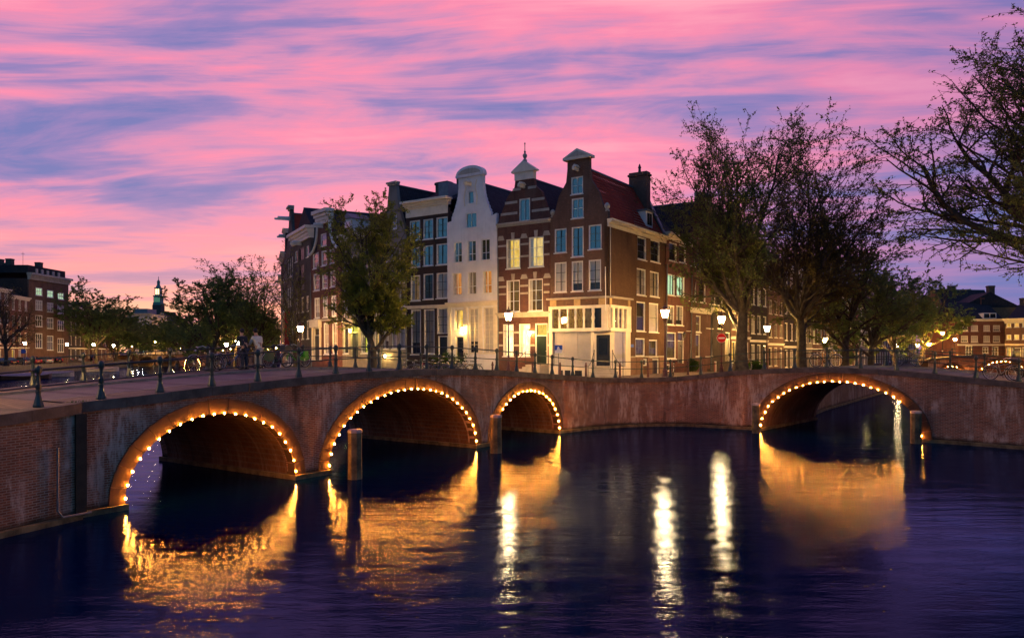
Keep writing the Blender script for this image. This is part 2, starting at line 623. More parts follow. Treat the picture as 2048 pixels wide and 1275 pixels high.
leafmat('leaf_hedge', (0.030, 0.075, 0.014), (0.060, 0.12, 0.022))
pmat('tyre', (0.012, 0.012, 0.012), 0.8, 0.2)
pmat('chrome', (0.55, 0.55, 0.55), 0.3, 0.1, metal=0.9)
pmat('saddle', (0.02, 0.016, 0.014), 0.6, 0.2)
for nm_, cc_ in (('bike_black', (0.015, 0.015, 0.017)), ('bike_yellow', (0.42, 0.27, 0.05)), ('bike_blue', (0.02, 0.035, 0.13)),
                 ('bike_green', (0.05, 0.40, 0.02)), ('bike_teal', (0.01, 0.10, 0.06)), ('bike_grey', (0.28, 0.28, 0.28)), ('bike_red', (0.30, 0.03, 0.03))):
    pmat(nm_, cc_, 0.35, 0.1, spec=0.6)
for nm_, cc_ in (('car_black', (0.012, 0.013, 0.016)), ('car_blue', (0.012, 0.022, 0.060)), ('car_grey', (0.10, 0.105, 0.11)),
                 ('car_silver', (0.30, 0.31, 0.32)), ('car_red', (0.16, 0.015, 0.012)), ('car_white', (0.6, 0.6, 0.6))):
    pmat(nm_, cc_, 0.22, 0.05, spec=0.8)
pmat('car_glass', (0.012, 0.016, 0.022), 0.08, 0.1, spec=0.9)
pmat('hull_dark', (0.035, 0.028, 0.026), 0.5, 0.3)
pmat('hull_white', (0.42, 0.38, 0.36), 0.5, 0.2)
pmat('tarp', (0.30, 0.23, 0.24), 0.8, 0.25)
pmat('sign_red', (0.55, 0.012, 0.012), 0.4, 0.05)
pmat('sign_white', (0.80, 0.80, 0.80), 0.4, 0.05)
pmat('sign_blue', (0.030, 0.10, 0.50), 0.4, 0.05)
pmat('banner_red', (0.60, 0.022, 0.015), 0.7, 0.15)
pmat('skin', (0.42, 0.23, 0.15), 0.55, 0.1)
pmat('cloth_dark', (0.020, 0.022, 0.028), 0.9, 0.3)
pmat('cloth_jeans', (0.035, 0.038, 0.055), 0.9, 0.3)
pmat('cloth_cream', (0.62, 0.55, 0.46), 0.9, 0.1)
pmat('cloth_beige', (0.40, 0.34, 0.26), 0.9, 0.15)
pmat('hair', (0.015, 0.011, 0.009), 0.6, 0.2)
pmat('copper_green', (0.10, 0.25, 0.20), 0.6, 0.3)


def water_mat():
    m, t, out = base('canal_water')
    g = t.new('ShaderNodeNewGeometry')
    x, y, z = t.sep(g.outputs['Position'])
    n1 = t.noise(t.xyz(t.math('MULTIPLY', x, 2.0), t.math('MULTIPLY', y, 3.6), 0.0), 1.0, 3, 0.6)
    n2 = t.noise(t.xyz(t.math('MULTIPLY', x, 8.0), t.math('MULTIPLY', y, 16.0), 3.0), 1.0, 3, 0.65)
    n3 = t.noise(g.outputs['Position'], 0.16, 2, 0.5)
    gust = t.noise(t.xyz(t.math('MULTIPLY', x, 0.45), t.math('MULTIPLY', y, 1.5), 8.0), 1.0, 3, 0.6)
    h = t.math('ADD', t.math('MULTIPLY', n1, 0.40), t.math('MULTIPLY', n2, 0.30))
    h = t.math('MULTIPLY', h, t.math('MULTIPLY_ADD', t.ss(gust, 0.35, 0.65), 0.9, 0.45))
    nm = bump(t, h, 0.15, 0.10)
    df = t.new('ShaderNodeBsdfDiffuse')
    df.inputs[0].default_value = (0.0003, 0.006, 0.034, 1)
    gl = t.new('ShaderNodeBsdfGlossy')
    gl.inputs[0].default_value = (0.42, 0.56, 1.0, 1)
    t.put(gl.inputs['Roughness'], t.math('ADD', 0.045, t.math('MULTIPLY', n3, 0.04)))
    t.put(gl.inputs['Normal'], nm)
    dt_ = t.new('ShaderNodeVectorMath', operation='DOT_PRODUCT')
    t.put(dt_.inputs[0], g.outputs['Incoming'])
    t.put(dt_.inputs[1], g.outputs['Normal'])
    cs = t.math('SUBTRACT', 1.0, t.math('ABSOLUTE', dt_.outputs['Value']), clamp=True)
    f = t.math('MULTIPLY_ADD', t.math('POWER', cs, 5.0), 0.70, 0.012, clamp=True)
    mx = t.new('ShaderNodeMixShader')
    t.put(mx.inputs[0], f)
    t.put(mx.inputs[1], df.outputs[0])
    t.put(mx.inputs[2], gl.outputs[0])
    t.put(out.inputs[0], mx.outputs[0])
    M['water'] = m


water_mat()
# ------------------------------------------------------------------ plan of the place
U = Vector((0.565, 0.825)).normalized()      # along the side canal, away from the camera
V = Vector((-U.y, U.x))                      # along the main canal, away to the left
O1 = Vector((-11.1, 21.4))                   # near left springing of the three-arched bridge
W1 = 8.3
ZD1 = [(-14, 2.75), (-7, 2.85), (-3.4, 2.93), (0, 3.12), (3, 3.34), (6.6, 3.53), (9.5, 3.66), (12.1, 3.70), (15, 3.66), (17.8, 3.56), (21, 3.38), (24.2, 3.16), (28, 2.90), (34, 2.75)]
ARCH1 = [(0.0, 6.1, 2.54), (7.6, 16.6, 2.95), (18.0, 24.2, 2.50)]
O2 = Vector((13.4, 43.6))
E2 = Vector((0.756, -0.655)).normalized()    # along the single-arched bridge, to the right
N2 = Vector((-E2.y, E2.x))
W2 = 9.0
ZD2 = [(-4, 3.0), (0, 3.36), (2.6, 3.53), (5.25, 3.60), (8, 3.50), (9.4, 3.40), (11.6, 3.15), (15, 2.95), (22, 2.8)]
ARCH2 = [(1.1, 9.4, 2.92)]
A1ROT = math.atan2(U.y, U.x)
A2ROT = math.atan2(E2.y, E2.x)
CORNER = Vector((6.4, 50.0))


def sm(tab, x):                              # smoothed table
    return (interp(tab, x - 0.8) + interp(tab, x) + interp(tab, x + 0.8)) / 3


def zd1(s):
    return sm(ZD1, s)


def zd2(s):
    return sm(ZD2, s)


def loc1(x, y):
    r = Vector((x, y)) - O1
    return r.dot(U), r.dot(V)


def loc2(x, y):
    r = Vector((x, y)) - O2
    return r.dot(E2), r.dot(N2)


def wld1(s, t):
    p = O1 + U * s + V * t
    return p.x, p.y


def wld2(s, t):
    p = O2 + E2 * s + N2 * t
    return p.x, p.y


def gz(x, y):
    """street level"""
    dd = math.hypot(x - 7, y - 46)
    b = lerp(2.86, 1.5, smooth01((dd - 14) / 46))
    s, t = loc1(x, y)
    o = max(0, -t, t - W1)
    w = 1 - smooth01(o / 5)
    if s < 40:
        b = b + w * (zd1(s) - b) * (1 - smooth01((s - 26) / 10))
    s, t = loc2(x, y)
    o = max(0, -t, t - W2)
    w = 1 - smooth01(o / 4)
    if s > -8:
        b = b + w * (zd2(s) - b) * (1 - smooth01((-1 - s) / 5))
    return b


# water
wm = MB().add([(-1500, -60, 0), (1500, -60, 0), (1500, 2500, 0), (-1500, 2500, 0)], [(0, 1, 2, 3)])
tag(wm.build('water', M['water']), 'dark rippled canal water', kind='structure')

# house fronts: main canal row (bending away), then the side canal row
rowK = [CORNER]
dirs = [(1100, 0), (996, 0), (897, 0), (813, 0), (763, -6), (685, -9), (624, -17), (588, -26), (573, -31)]
vang = math.atan2(V.y, V.x)
for px, da in dirs:
    a = vang + R(da)
    e = Vector((math.cos(a), math.sin(a)))
    k = (px - 1024) / FPX
    q = rowK[-1]
    t_ = (k * q.y - q.x) / (e.x - k * e.y)
    rowK.append(q + e * t_)
for da, ln in ((-36.5, 6.5), (-37, 7), (-37.5, 7), (-38, 8), (-38.5, 8), (-38.5, 10), (-38.5, 10)):
    a = vang + R(da)
    rowK.append(rowK[-1] + Vector((math.cos(a), math.sin(a))) * ln)
LS = [0, 9.6, 14.8, 19.6, 25.2, 31.2, 37.5, 44, 51, 58, 66, 74, 83, 92, 101, 112, 124, 138, 154, 170]
rowL = [CORNER + U * s for s in LS]


def offset_row(row, dist, side):
    out = []
    for i, p in enumerate(row):
        a = row[max(i - 1, 0)]
        b = row[min(i + 1, len(row) - 1)]
        t = (b - a).normalized()
        out.append(p + Vector((-t.y, t.x)) * dist * side)
    return out


edgeK = offset_row(rowK[4:], 10.5, 1)
# curved corner quay between the two bridges
c0 = Vector(wld1(24.6, 0))
c1 = Vector(wld2(0.3, 0))
CQ = [c0, Vector((5.5, 44.15)), Vector((7.9, 45.25)), Vector((10.3, 45.35)), c1]


def catmull(pts, n):
    out = []
    P_ = [pts[0] * 2 - pts[1]] + pts + [pts[-1] * 2 - pts[-2]]
    for i in range(1, len(P_) - 2):
        for k in range(n):
            t = k / n
            a, b, c, d_ = P_[i - 1], P_[i], P_[i + 1], P_[i + 2]
            out.append(0.5 * ((2 * b) + (c - a) * t + (2 * a - 5 * b + 4 * c - d_) * t * t + (3 * b - a - 3 * c + d_) * t ** 3))
    out.append(pts[-1])
    return out


cq = catmull(CQ, 6)
b1far = Vector(wld1(24.6, W1))
b2far = Vector(wld2(0.3, W2))
edgeL = [b2far] + [CORNER + U * s + Vector((U.y, -U.x)) * 10.2 for s in (12, 20, 30, 45, 60, 80, 101, 135, 170)]


def resample(pts, n):
    L = [0]
    for a, b in zip(pts, pts[1:]):
        L.append(L[-1] + (b - a).length)
    out = []
    for i in range(n):
        s = L[-1] * i / (n - 1)
        j = 0
        while j < len(L) - 2 and L[j + 1] < s:
            j += 1
        t = (s - L[j]) / max(1e-6, L[j + 1] - L[j])
        out.append(pts[j].lerp(pts[j + 1], t))
    return out


# block street: a strip from the canal edge to the house fronts, following the rise to the bridges
eK = resample(list(reversed(edgeK)) + [b1far], 40) + resample([b1far, c0], 10)[1:] + cq[1:]
hK = resample(list(reversed(rowK[1:])), 49) + resample([rowK[1], CORNER], len(cq) - 1)
eL = resample([c1, b2far], 8)[1:] + resample(edgeL, 34)[1:]
hL = resample([CORNER, rowL[2]], 8)[1:] + resample(rowL[2:], 34)[1:]
EE, HH = eK + eL, hK + hL
NX = 8
g = MB()
for a, b in zip(EE, HH):
    for k in range(NX + 1):
        p = a.lerp(b + (b - a).normalized() * 0.6, k / NX)
        g.v.append((p.x, p.y, gz(p.x, p.y)))
for i in range(len(EE) - 1):
    for k in range(NX):
        a = i * (NX + 1) + k
        g.f.append((a, a + 1, a + NX + 2, a + NX + 1))
tag(g.build('street', M['paving'], smooth=True), 'brick paved quay street round the corner block', kind='structure')
gi = MB()
inner = [(p.x, p.y, 1.2) for p in HH]
cen = [(p.x * 0.3 + 10 * 0.7, p.y * 0.3 + 140 * 0.7, 1.2) for p in HH]
gi.add(inner + cen, [(i, i + 1, i + 1 + len(inner), i + len(inner)) for i in range(len(inner) - 1)])
tag(gi.build('ground', M['soil']), 'ground under the corner block of houses', kind='structure')

# ------------------------------------------------------------------ bridges
rnd = random.Random(5)


def arch_z(a, s):
    s0, s1, zc = a
    c, h = (s0 + s1) / 2, (s1 - s0) / 2
    q = 1 - ((s - c) / h) ** 2
    return zc * math.sqrt(max(0.0, q)) ** 0.93


def arch_pts(a, n, off=0.0):
    s0, s1, zc = a
    c, h = (s0 + s1) / 2, (s1 - s0) / 2
    return [(c - (h + off) * math.cos(math.pi * i / n), (zc + off) * max(0.0, math.sin(math.pi * i / n)) ** 0.93) for i in range(n + 1)]


def bridge(name, label, org, rot, width, arches, zd, s0, s1, nb, back_arches=True):
    root = empty(name, (org.x, org.y, 0), rot, label, 'bridge')
    for face in (0, 1):
        out = [(s0, -0.6)]
        for a in arches:
            out += [(a[0], -0.6)] + arch_pts(a, 28) + [(a[1], -0.6)]
        out.append((s1, -0.6))
        n = int((s1 - s0) / 0.6)
        out += [(lerp(s1, s0, i / n), zd(lerp(s1, s0, i / n)) - 0.2) for i in range(n + 1)]
        mb = MB()
        if face == 0:
            mb.prism(out, 0, 0.4)
        else:
            mb.prism(out, width - 0.4, width)
        mb.a = [(x + y * 0.5, y, z) for x, y, z in mb.v]
        mb.build('spandrel_wall', M['bridge_brick'], root)
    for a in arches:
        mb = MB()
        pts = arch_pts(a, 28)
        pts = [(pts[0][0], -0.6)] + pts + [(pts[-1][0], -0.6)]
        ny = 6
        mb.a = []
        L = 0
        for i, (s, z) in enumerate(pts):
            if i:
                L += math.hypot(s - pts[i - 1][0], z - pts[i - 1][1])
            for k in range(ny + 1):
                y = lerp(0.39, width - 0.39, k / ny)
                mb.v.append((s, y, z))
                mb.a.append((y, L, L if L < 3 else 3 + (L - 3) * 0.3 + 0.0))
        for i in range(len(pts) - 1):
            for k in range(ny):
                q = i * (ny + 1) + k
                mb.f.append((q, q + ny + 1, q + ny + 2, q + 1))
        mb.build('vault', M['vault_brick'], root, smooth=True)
        # ring of stones round the opening
        nv = max(15, int((a[1] - a[0]) * 2.6) | 1)
        inn, outp = arch_pts(a, nv, 0.0), arch_pts(a, nv, 0.46)
        for i in range(nv):
            g_ = 0.012
            (ax, az), (bx, bz) = inn[i], inn[i + 1]
            (cx_, cz), (dx_, dz_) = outp[i + 1], outp[i]
            if i == 0:
                az = dz_ = -0.25
            if i == nv - 1:
                bz = cz = -0.25
            pr = -0.035 - rnd.random() * 0.02
            mb = MB()
            l = lambda p, q, f: (lerp(p[0], q[0], f), lerp(p[1], q[1], f))
            A_, B_, C_, D_ = (ax, az), (bx, bz), (cx_, cz), (dx_, dz_)
            A2, B2 = l(A_, B_, g_), l(B_, A_, g_)
            D2, C2 = l(D_, C_, g_), l(C_, D_, g_)
            quad = [A2, B2, C2, D2]
            mb.prism(quad[::-1] if (B2[0] - A2[0]) * (D2[1] - A2[1]) - (B2[1] - A2[1]) * (D2[0] - A2[0]) < 0 else quad, pr, 0.3)
            mb.build('voussoir', M['ring_stone'], root)
        # plank fender and footing along the water on both piers
    cuts = [s0] + [v_ for a in arches for v_ in a[:2]] + [s1]
    for i in range(0, len(cuts), 2):
        mb = MB()
        a_, b_ = cuts[i], cuts[i + 1]
        mb.box(a_ - (0.10 if i else 0), b_ + (0.10 if i + 2 < len(cuts) else 0), -0.14, width + 0.1, -0.6, 0.16)
        mb.build('pier_footing', M['wood_pile'], root)
    # road deck, kerbs and pavements
    n = int((s1 - s0) / 0.8)
    ss = [lerp(s0, s1, i / n) for i in range(n + 1)]

    def sheet(y0, y1, dz_, nm, mt, thick=0.0):
        mb = MB()
        for s in ss:
            z = zd(s) + dz_
            mb.v += [(s, y0, z - thick), (s, y0, z), (s, y1, z), (s, y1, z - thick)]
        for i in range(n):
            for k in range(3) if thick else (1,):
                q = i * 4 + k
                mb.f.append((q, q + 4, q + 5, q + 1))
        mb.build(nm, mt, root)
    sheet(1.9, width - 1.9, -0.02, 'roadway', M['road_brick'])
    sheet(0.5, 1.78, 0.06, 'pavement', M['paving'])
    sheet(width - 1.78, width - 0.5, 0.06, 'pavement', M['paving'])
    sheet(1.78, 1.92, 0.066, 'kerb', M['kerb'], 0.15)
    sheet(width - 1.92, width - 1.78, 0.066, 'kerb', M['kerb'], 0.15)
    return root


def coping(parent, pts, zf, y_out=-0.10, y_in=0.52, origin=None, rot=0.0):
    """coping stones along a plan polyline (world points); children of parent"""
    L = [0]
    for a, b in zip(pts, pts[1:]):
        L.append(L[-1] + (b - a).length)

    def at(s):
        s = max(0, min(L[-1], s))
        j = 0
        while j < len(L) - 2 and L[j + 1] < s:
            j += 1
        t = (s - L[j]) / max(1e-6, L[j + 1] - L[j])
        return pts[j].lerp(pts[j + 1], t), (pts[j + 1] - pts[j]).normalized()
    n = max(1, round(L[-1] / 1.35))
    inv = Matrix.Rotation(-rot, 4, 'Z') @ Matrix.Translation((-origin[0], -origin[1], 0)) if origin is not None else Matrix()
    for i in range(n):
        a, b = L[-1] * i / n + 0.008, L[-1] * (i + 1) / n - 0.008
        jz = (rnd.random() - 0.5) * 0.015
        jo = (rnd.random() - 0.5) * 0.02
        vs = []
        for zz in (0, 1):
            for (s, e) in ((a, 0), (b, 0), (b, 1), (a, 1)):
                p, t = at(s)
                nn = Vector((-t.y, t.x))
                q = p + nn * ((y_out + jo) if e == 0 else y_in)
                z = zf(p.x, p.y) + (0.075 + jz if zz else -0.21)
                vs.append(inv @ Vector((q.x, q.y, z)))
        MB().hexa(vs).build('coping_stone', M['coping'], parent)


br1 = bridge('arch_bridge', 'long brick canal bridge with three arches, lower side arches flanking a larger middle one', O1, A1ROT, W1, ARCH1, zd1, -1.3, 24.6, 3)
br2 = bridge('arch_bridge', 'brick canal bridge with a single wide arch between the corner quay and the right bank', O2, A2ROT, W2, ARCH2, zd2, 0.3, 11.6, 1)
zf1 = lambda x, y: zd1(loc1(x, y)[0])
zf2 = lambda x, y: zd2(loc2(x, y)[0])
coping(br1, [Vector(wld1(s, 0)) for s in (-1.3, 24.6)], zf1, origin=O1, rot=A1ROT)
coping(br1, [Vector(wld1(s, W1)) for s in (24.6, -1.3)], zf1, origin=O1, rot=A1ROT)
coping(br2, [Vector(wld2(s, 0)) for s in (0.3, 11.6)], zf2, origin=O2, rot=A2ROT)
coping(br2, [Vector(wld2(s, W2)) for s in (11.6, 0.3)], zf2, origin=O2, rot=A2ROT)


def quay_wall(label, pts, zf, cop=True, thick=0.4, mat='bridge_brick'):
    root = empty('quay_wall', (pts[0].x, pts[0].y, 0), 0, label, 'wall')
    mb = MB()
    mb.a = []
    L = 0
    o = pts[0]
    for i, p in enumerate(pts):
        if i:
            L += (p - pts[i - 1]).length
        a, b = pts[max(i - 1, 0)], pts[min(i + 1, len(pts) - 1)]
        t = (b - a).normalized()
        nn = Vector((-t.y, t.x))
        zt = zf(p.x, p.y) - 0.2
        for q, z in ((p, -0.6), (p, 0.8), (p, 1.6), (p, zt), (p + nn * thick, zt)):
            mb.v.append((q.x - o.x, q.y - o.y, z))
            mb.a.append((L + 31.7, 0, z))
    for i in range(len(pts) - 1):
        for k in range(4):
            q = i * 5 + k
            mb.f.append((q, q + 5, q + 6, q + 1))
    mb.build('brick_face', M[mat], root)
    f = MB()
    for i in range(len(pts)):
        p = pts[i]
        a, b = pts[max(i - 1, 0)], pts[min(i + 1, len(pts) - 1)]
        t = (b - a).normalized()
        nn = Vector((-t.y, t.x))
        for off, z in ((-0.13, -0.6), (-0.13, 0.14), (0.05, 0.16)):
            q = p + nn * off
            f.v.append((q.x - o.x, q.y - o.y, z))
    for i in range(len(pts) - 1):
        for k in range(2):
            q = i * 3 + k
            f.f.append((q, q + 3, q + 4, q + 1))
    f.build('footing', M['wood_pile'], root)
    if cop:
        coping(root, pts, zf, origin=o)
    return root


LW = [Vector(wld1(s, t)) for s, t in ((-9.5, -2.3), (-7, -1.62), (-3.6, -0.78), (-1.3, -0.22))]
q1 = quay_wall('lime streaked brick wing wall before the low arch with the blue water', LW, gz)
q2 = quay_wall('curved brick quay wall joining the two bridges below the corner shop', cq, gz)
RW = catmull([Vector(wld2(11.6, 0)), Vector((24.0, 34.0)), Vector((25.3, 31.5)), Vector((26.6, 27.5))], 4)
q3 = quay_wall('brick wing wall curving on from the single arched bridge', RW, gz)
quay_wall('brick quay wall of the main canal below the curving row of houses', list(reversed(resample([b1far] + edgeK, 24))), gz)
quay_wall('brick quay wall along the side canal below the big trees', resample(edgeL, 20), gz)
# stone quoin and drain pipe on the wing wall
p0 = Vector(wld1(-1.3, -0.24))
mb = MB().box(-0.14, 0.14, -0.10, 0.1, 0.1, zd1(-1.3) - 0.22)
mb.build('pilaster', M['ring_stone'], q1, loc=(p0.x - LW[0].x, p0.y - LW[0].y, 0), rotz=A1ROT)
pp = Vector(wld1(-1.95, -0.45))
mb = MB().tube([(0, 0, 2.0), (0, 0, 0.35), (0.1, -0.05, 0.18), (0.9, 0.1, 0.16)], 0.03, 6)
mb.build('drain_pipe', M['lead'], q1, loc=(pp.x - LW[0].x, pp.y - LW[0].y, 0), rotz=A1ROT)
# narrow plate pipe on the corner wall near the single arch
pq = cq[-3]
MB().tube([(0, -0.05, 0.4), (0, -0.05, 2.4)], 0.022, 6).build('drain_pipe', M['kerb'], q2, loc=(pq.x - cq[0].x - 0.06, pq.y - cq[0].y - 0.06, 0))

# street behind the left wing wall, and land on the left bank
lb = [Vector(wld1(-1.3, 0.4)), Vector(wld1(-3.6, -0.4)), Vector(wld1(-7, -1.2)), Vector(wld1(-9.5, -1.9)), Vector(wld1(-22, -3)), Vector(wld1(-22, 14)), Vector(wld1(-1.3, W1))]
mb = MB()
n_ = 10
for i in range(n_ + 1):
    s = lerp(-1.3, -22, i / n_)
    e = interp([(-22, -3), (-9.5, -1.9), (-7, -1.2), (-3.6, -0.4), (-1.3, 0.3)], s)
    for k in range(5):
        x, y = wld1(s, lerp(e, W1 - 0.2, k / 4))
        mb.v.append((x, y, zd1(s) + 0.03))
for i in range(n_):
    for k in range(4):
        a = i * 5 + k
        mb.f.append((a, a + 1, a + 6, a + 5))
tag(mb.build('road', M['paving']), 'brick paved road running up to the three arched bridge', kind='structure')
# right bank
mb = MB()
rb = [Vector(wld2(11.6, 0.3)), Vector((24.2, 34.3)), Vector((25.6, 31.6)), Vector((27, 27.5)), Vector((60, 10)), Vector((110, 60)), Vector(wld2(40, 40)), Vector(wld2(11.6, W2 - 0.3))]
zz = [zd2(11.6) + 0.03, gz(24.2, 34.3) + 0.02, gz(25.6, 31.6) + 0.02, 2.75, 2.6, 2.4, 2.5, zd2(11.6) + 0.03]
mb.add([(p.x, p.y, z) for p, z in zip(rb, zz)], [(0, 1, 2, 7), (2, 3, 4, 7), (4, 5, 6, 7)])
tag(mb.build('pavement', M['paving']), 'brick paved bank beyond the single arched bridge', kind='structure')
# side canal right bank further on
rb2 = [CORNER + U * s + Vector((U.y, -U.x)) * w for s, w in ((8, 23.5), (60, 24), (120, 24), (120, 60), (8, 60))]
mb = MB().add([(p.x, p.y, 1.7) for p in rb2] + [(p.x, p.y, -0.5) for p in rb2], [(0, 4, 3, 2, 1), (0, 1, 6, 5), (1, 2, 7, 6), (0, 5, 9, 4)])
tag(mb.build('ground', M['soil']), 'far right bank of the side canal', kind='structure')

# left bank of the main canal with road
bank = [Vector(wld1(-1.3, W1)), Vector((-45, 62)), Vector((-88, 128)), Vector((-93, 146)), Vector((-102, 176)), Vector((-110, 206)), Vector((-118, 236)), Vector((-140, 300)), Vector((-170, 380))]
bank = resample(bank, 30)
front = [p + Vector((-0.95, 0.3)) * 40 for p in bank]


def gzb(y):
    return lerp(2.85, 2.0, smooth01((y - 27) / 60))


mb = MB()
for a, b in zip(bank, front):
    z = gzb(a.y)
    mb.v += [(a.x, a.y, -0.5), (a.x, a.y, z), (b.x, b.y, z)]
for i in range(len(bank) - 1):
    a = i * 3
    mb.f += [(a, a + 1, a + 4, a + 3), (a + 1, a + 2, a + 5, a + 4)]
tag(mb.build('road', M['asphalt']), 'left bank quay road with parked cars', kind='structure')
# distant land
mb = MB().add([(-1500, 320, 1.3), (1500, 320, 1.3), (1500, 2500, 1.3), (-1500, 2500, 1.3)], [(0, 1, 2, 3)])
tag(mb.build('terrain', M['soil']), 'distant city ground', kind='structure')

# ------------------------------------------------------------------ railings


def post_mesh():
    prof = [(0.135, 0.0), (0.135, 0.05), (0.115, 0.10), (0.075, 0.26), (0.058, 0.34), (0.066, 0.36), (0.066, 0.42), (0.055, 0.44), (0.075, 0.50), (0.075, 0.58),
            (0.052, 0.62), (0.042, 0.80), (0.050, 0.86), (0.085, 0.90), (0.092, 0.97), (0.085, 1.03), (0.055, 1.06), (0.030, 1.085)]
    return MB().lathe(prof, 8, ph=R(22.5)).mesh('post', M['rail_green'])


POST = post_mesh()


def railing(label, pts, zf, off=0.22, step=1.74, first=0.4, posts=True):
    root = empty('railing', (pts[0].x, pts[0].y, 0), 0, label, 'railing')
    L = [0]
    for a, b in zip(pts, pts[1:]):
        L.append(L[-1] + (b - a).length)

    def at(s):
        j = 0
        while j < len(L) - 2 and L[j + 1] < s:
            j += 1
        t = (s - L[j]) / max(1e-6, L[j + 1] - L[j])
        d_ = (pts[j + 1] - pts[j]).normalized()
        p = pts[j].lerp(pts[j + 1], t) + Vector((-d_.y, d_.x)) * off
        return p, math.atan2(d_.y, d_.x)
    s = first
    pos = []
    while s < L[-1]:
        p, a = at(s)
        z = zf(p.x, p.y) + 0.07
        pos.append((p.x - pts[0].x, p.y - pts[0].y, z))
        o = inst(POST, 'post', root, pos[-1], (0, 0, a + (rnd.random() - 0.5) * 0.1))
        s += step
    p, a = at(0)
    q, a2 = at(L[-1])
    ends = [(p.x - pts[0].x, p.y - pts[0].y, zf(p.x, p.y) + 0.07)] + pos + [(q.x - pts[0].x, q.y - pts[0].y, zf(q.x, q.y) + 0.07)]
    for h, r in ((0.965, 0.027), (0.54, 0.024)):
        MB().tube([(x, y, z + h) for x, y, z in ends], r, 6).build('rail', M['rail_green'], root)
    return root


nearL = LW[:-1] + [Vector(wld1(-1.3, 0))] + [Vector(wld1(s, 0)) for s in (6, 12, 18, 24.6)]
railing('green iron railing along the front edge of the three arched bridge', nearL, gz, first=0.62)
railing('green iron railing round the curved corner quay before the shop', cq, gz, first=1.1)
railing('green iron railing along the front edge of the single arched bridge', [Vector(wld2(s, 0)) for s in (0.3, 4, 8, 11.6)] + RW[1:], gz, first=0.9)
railing('green iron railing on the far side of the three arched bridge where two people lean', [Vector(wld1(s, W1)) for s in (24.6, 18, 12, 6, -1.3, -9)], gz, first=0.9)
railing('green iron railing on the far side of the single arched bridge', [Vector(wld2(s, W2)) for s in (11.6, 8, 4, 0.3)], gz, first=0.9)

# ------------------------------------------------------------------ strings of bulbs round the arches
_b = MB()
_b.sphere((0, 0, 0), 0.029, 6, 4)
BULB = _b.mesh('bulb', M['bulb_glow'])
SOCK = MB().lathe([(0.030, 0.0), (0.034, 0.05), (0.022, 0.09)], 6).mesh('socket', M['iron'])


def string_light(label, org, rot, a, n, skip=(), off=-0.01, y=-0.055):
    root = empty('string_light', (org.x, org.y, 0), rot, label, 'string light')
    pts = arch_pts(a, 160, off)
    L = [0]
    for p, q in zip(pts, pts[1:]):
        L.append(L[-1] + math.hypot(q[0] - p[0], q[1] - p[1]))
    a0, a1 = 0.32, L[-1] - 0.32
    cab = []
    for i in range(n):
        s = lerp(a0, a1, i / (n - 1))
        j = 0
        while L[j + 1] < s:
            j += 1
        t = (s - L[j]) / (L[j + 1] - L[j])
        x, z = lerp(pts[j][0], pts[j + 1][0], t), lerp(pts[j][1], pts[j + 1][1], t)
        x += rnd.uniform(-.02, .02)
        z += rnd.uniform(-.018, .018)
        cab.append((x, y + 0.055, z))
        if i in skip:
            continue
        o = inst(SOCK, 'socket', root, (x, y + 0.06, z), (R(90), 0, 0))
        b = inst(BULB, 'bulb', o, (0, 0, 0.075))
    MB().tube(cab, 0.011, 4).build('cable', M['iron'], root)


string_light('string of warm bulbs round the low arch beside the wing wall', O1, A1ROT, ARCH1[0], 22)
string_light('string of warm bulbs round the large middle arch', O1, A1ROT, ARCH1[1], 29)
string_light('string of warm bulbs round the low arch next to the corner quay', O1, A1ROT, ARCH1[2], 22)
string_light('string of warm bulbs round the single wide arch, some of them dead', O2, A2ROT, ARCH2[0], 28, skip=(23, 24, 25, 26))

# ------------------------------------------------------------------ mooring piles


def pile(label, px, D, w, h):
    x, y = P(px, D)
    root = empty('mooring_pile', (x, y, 0), rnd.random(), label, 'mooring post', 'wooden piles in the water')
    r = w / 2
    MB().lathe([(r * 1.04, -1.2), (r * 1.03, 0.1), (r * 0.99, h * 0.5), (r, h - 0.02)], 8).build('timber', M['wood_pile'], root)
    MB().lathe([(r * 1.05, h - 0.02), (r * 1.06, h + 0.06), (r * 0.9, h + 0.10)], 8).build('cap', M['pile_cap'], root)


pile('weathered square-cut pile with pale cap before the middle arch', 710, 26.6, 0.50, 1.66)
pile('weathered pile with pale cap between the middle arch and the low arch beside the quay', 992, 33.4, 0.50, 1.60)
pile('thin weathered pile at the corner quay end of the single arch', 1512, 41.6, 0.42, 1.55)
pile('weathered pile before the dead bulbs of the single arch', 1832, 36.9, 0.50, 1.50)
# ------------------------------------------------------------------ houses
rnd = random.Random(11)


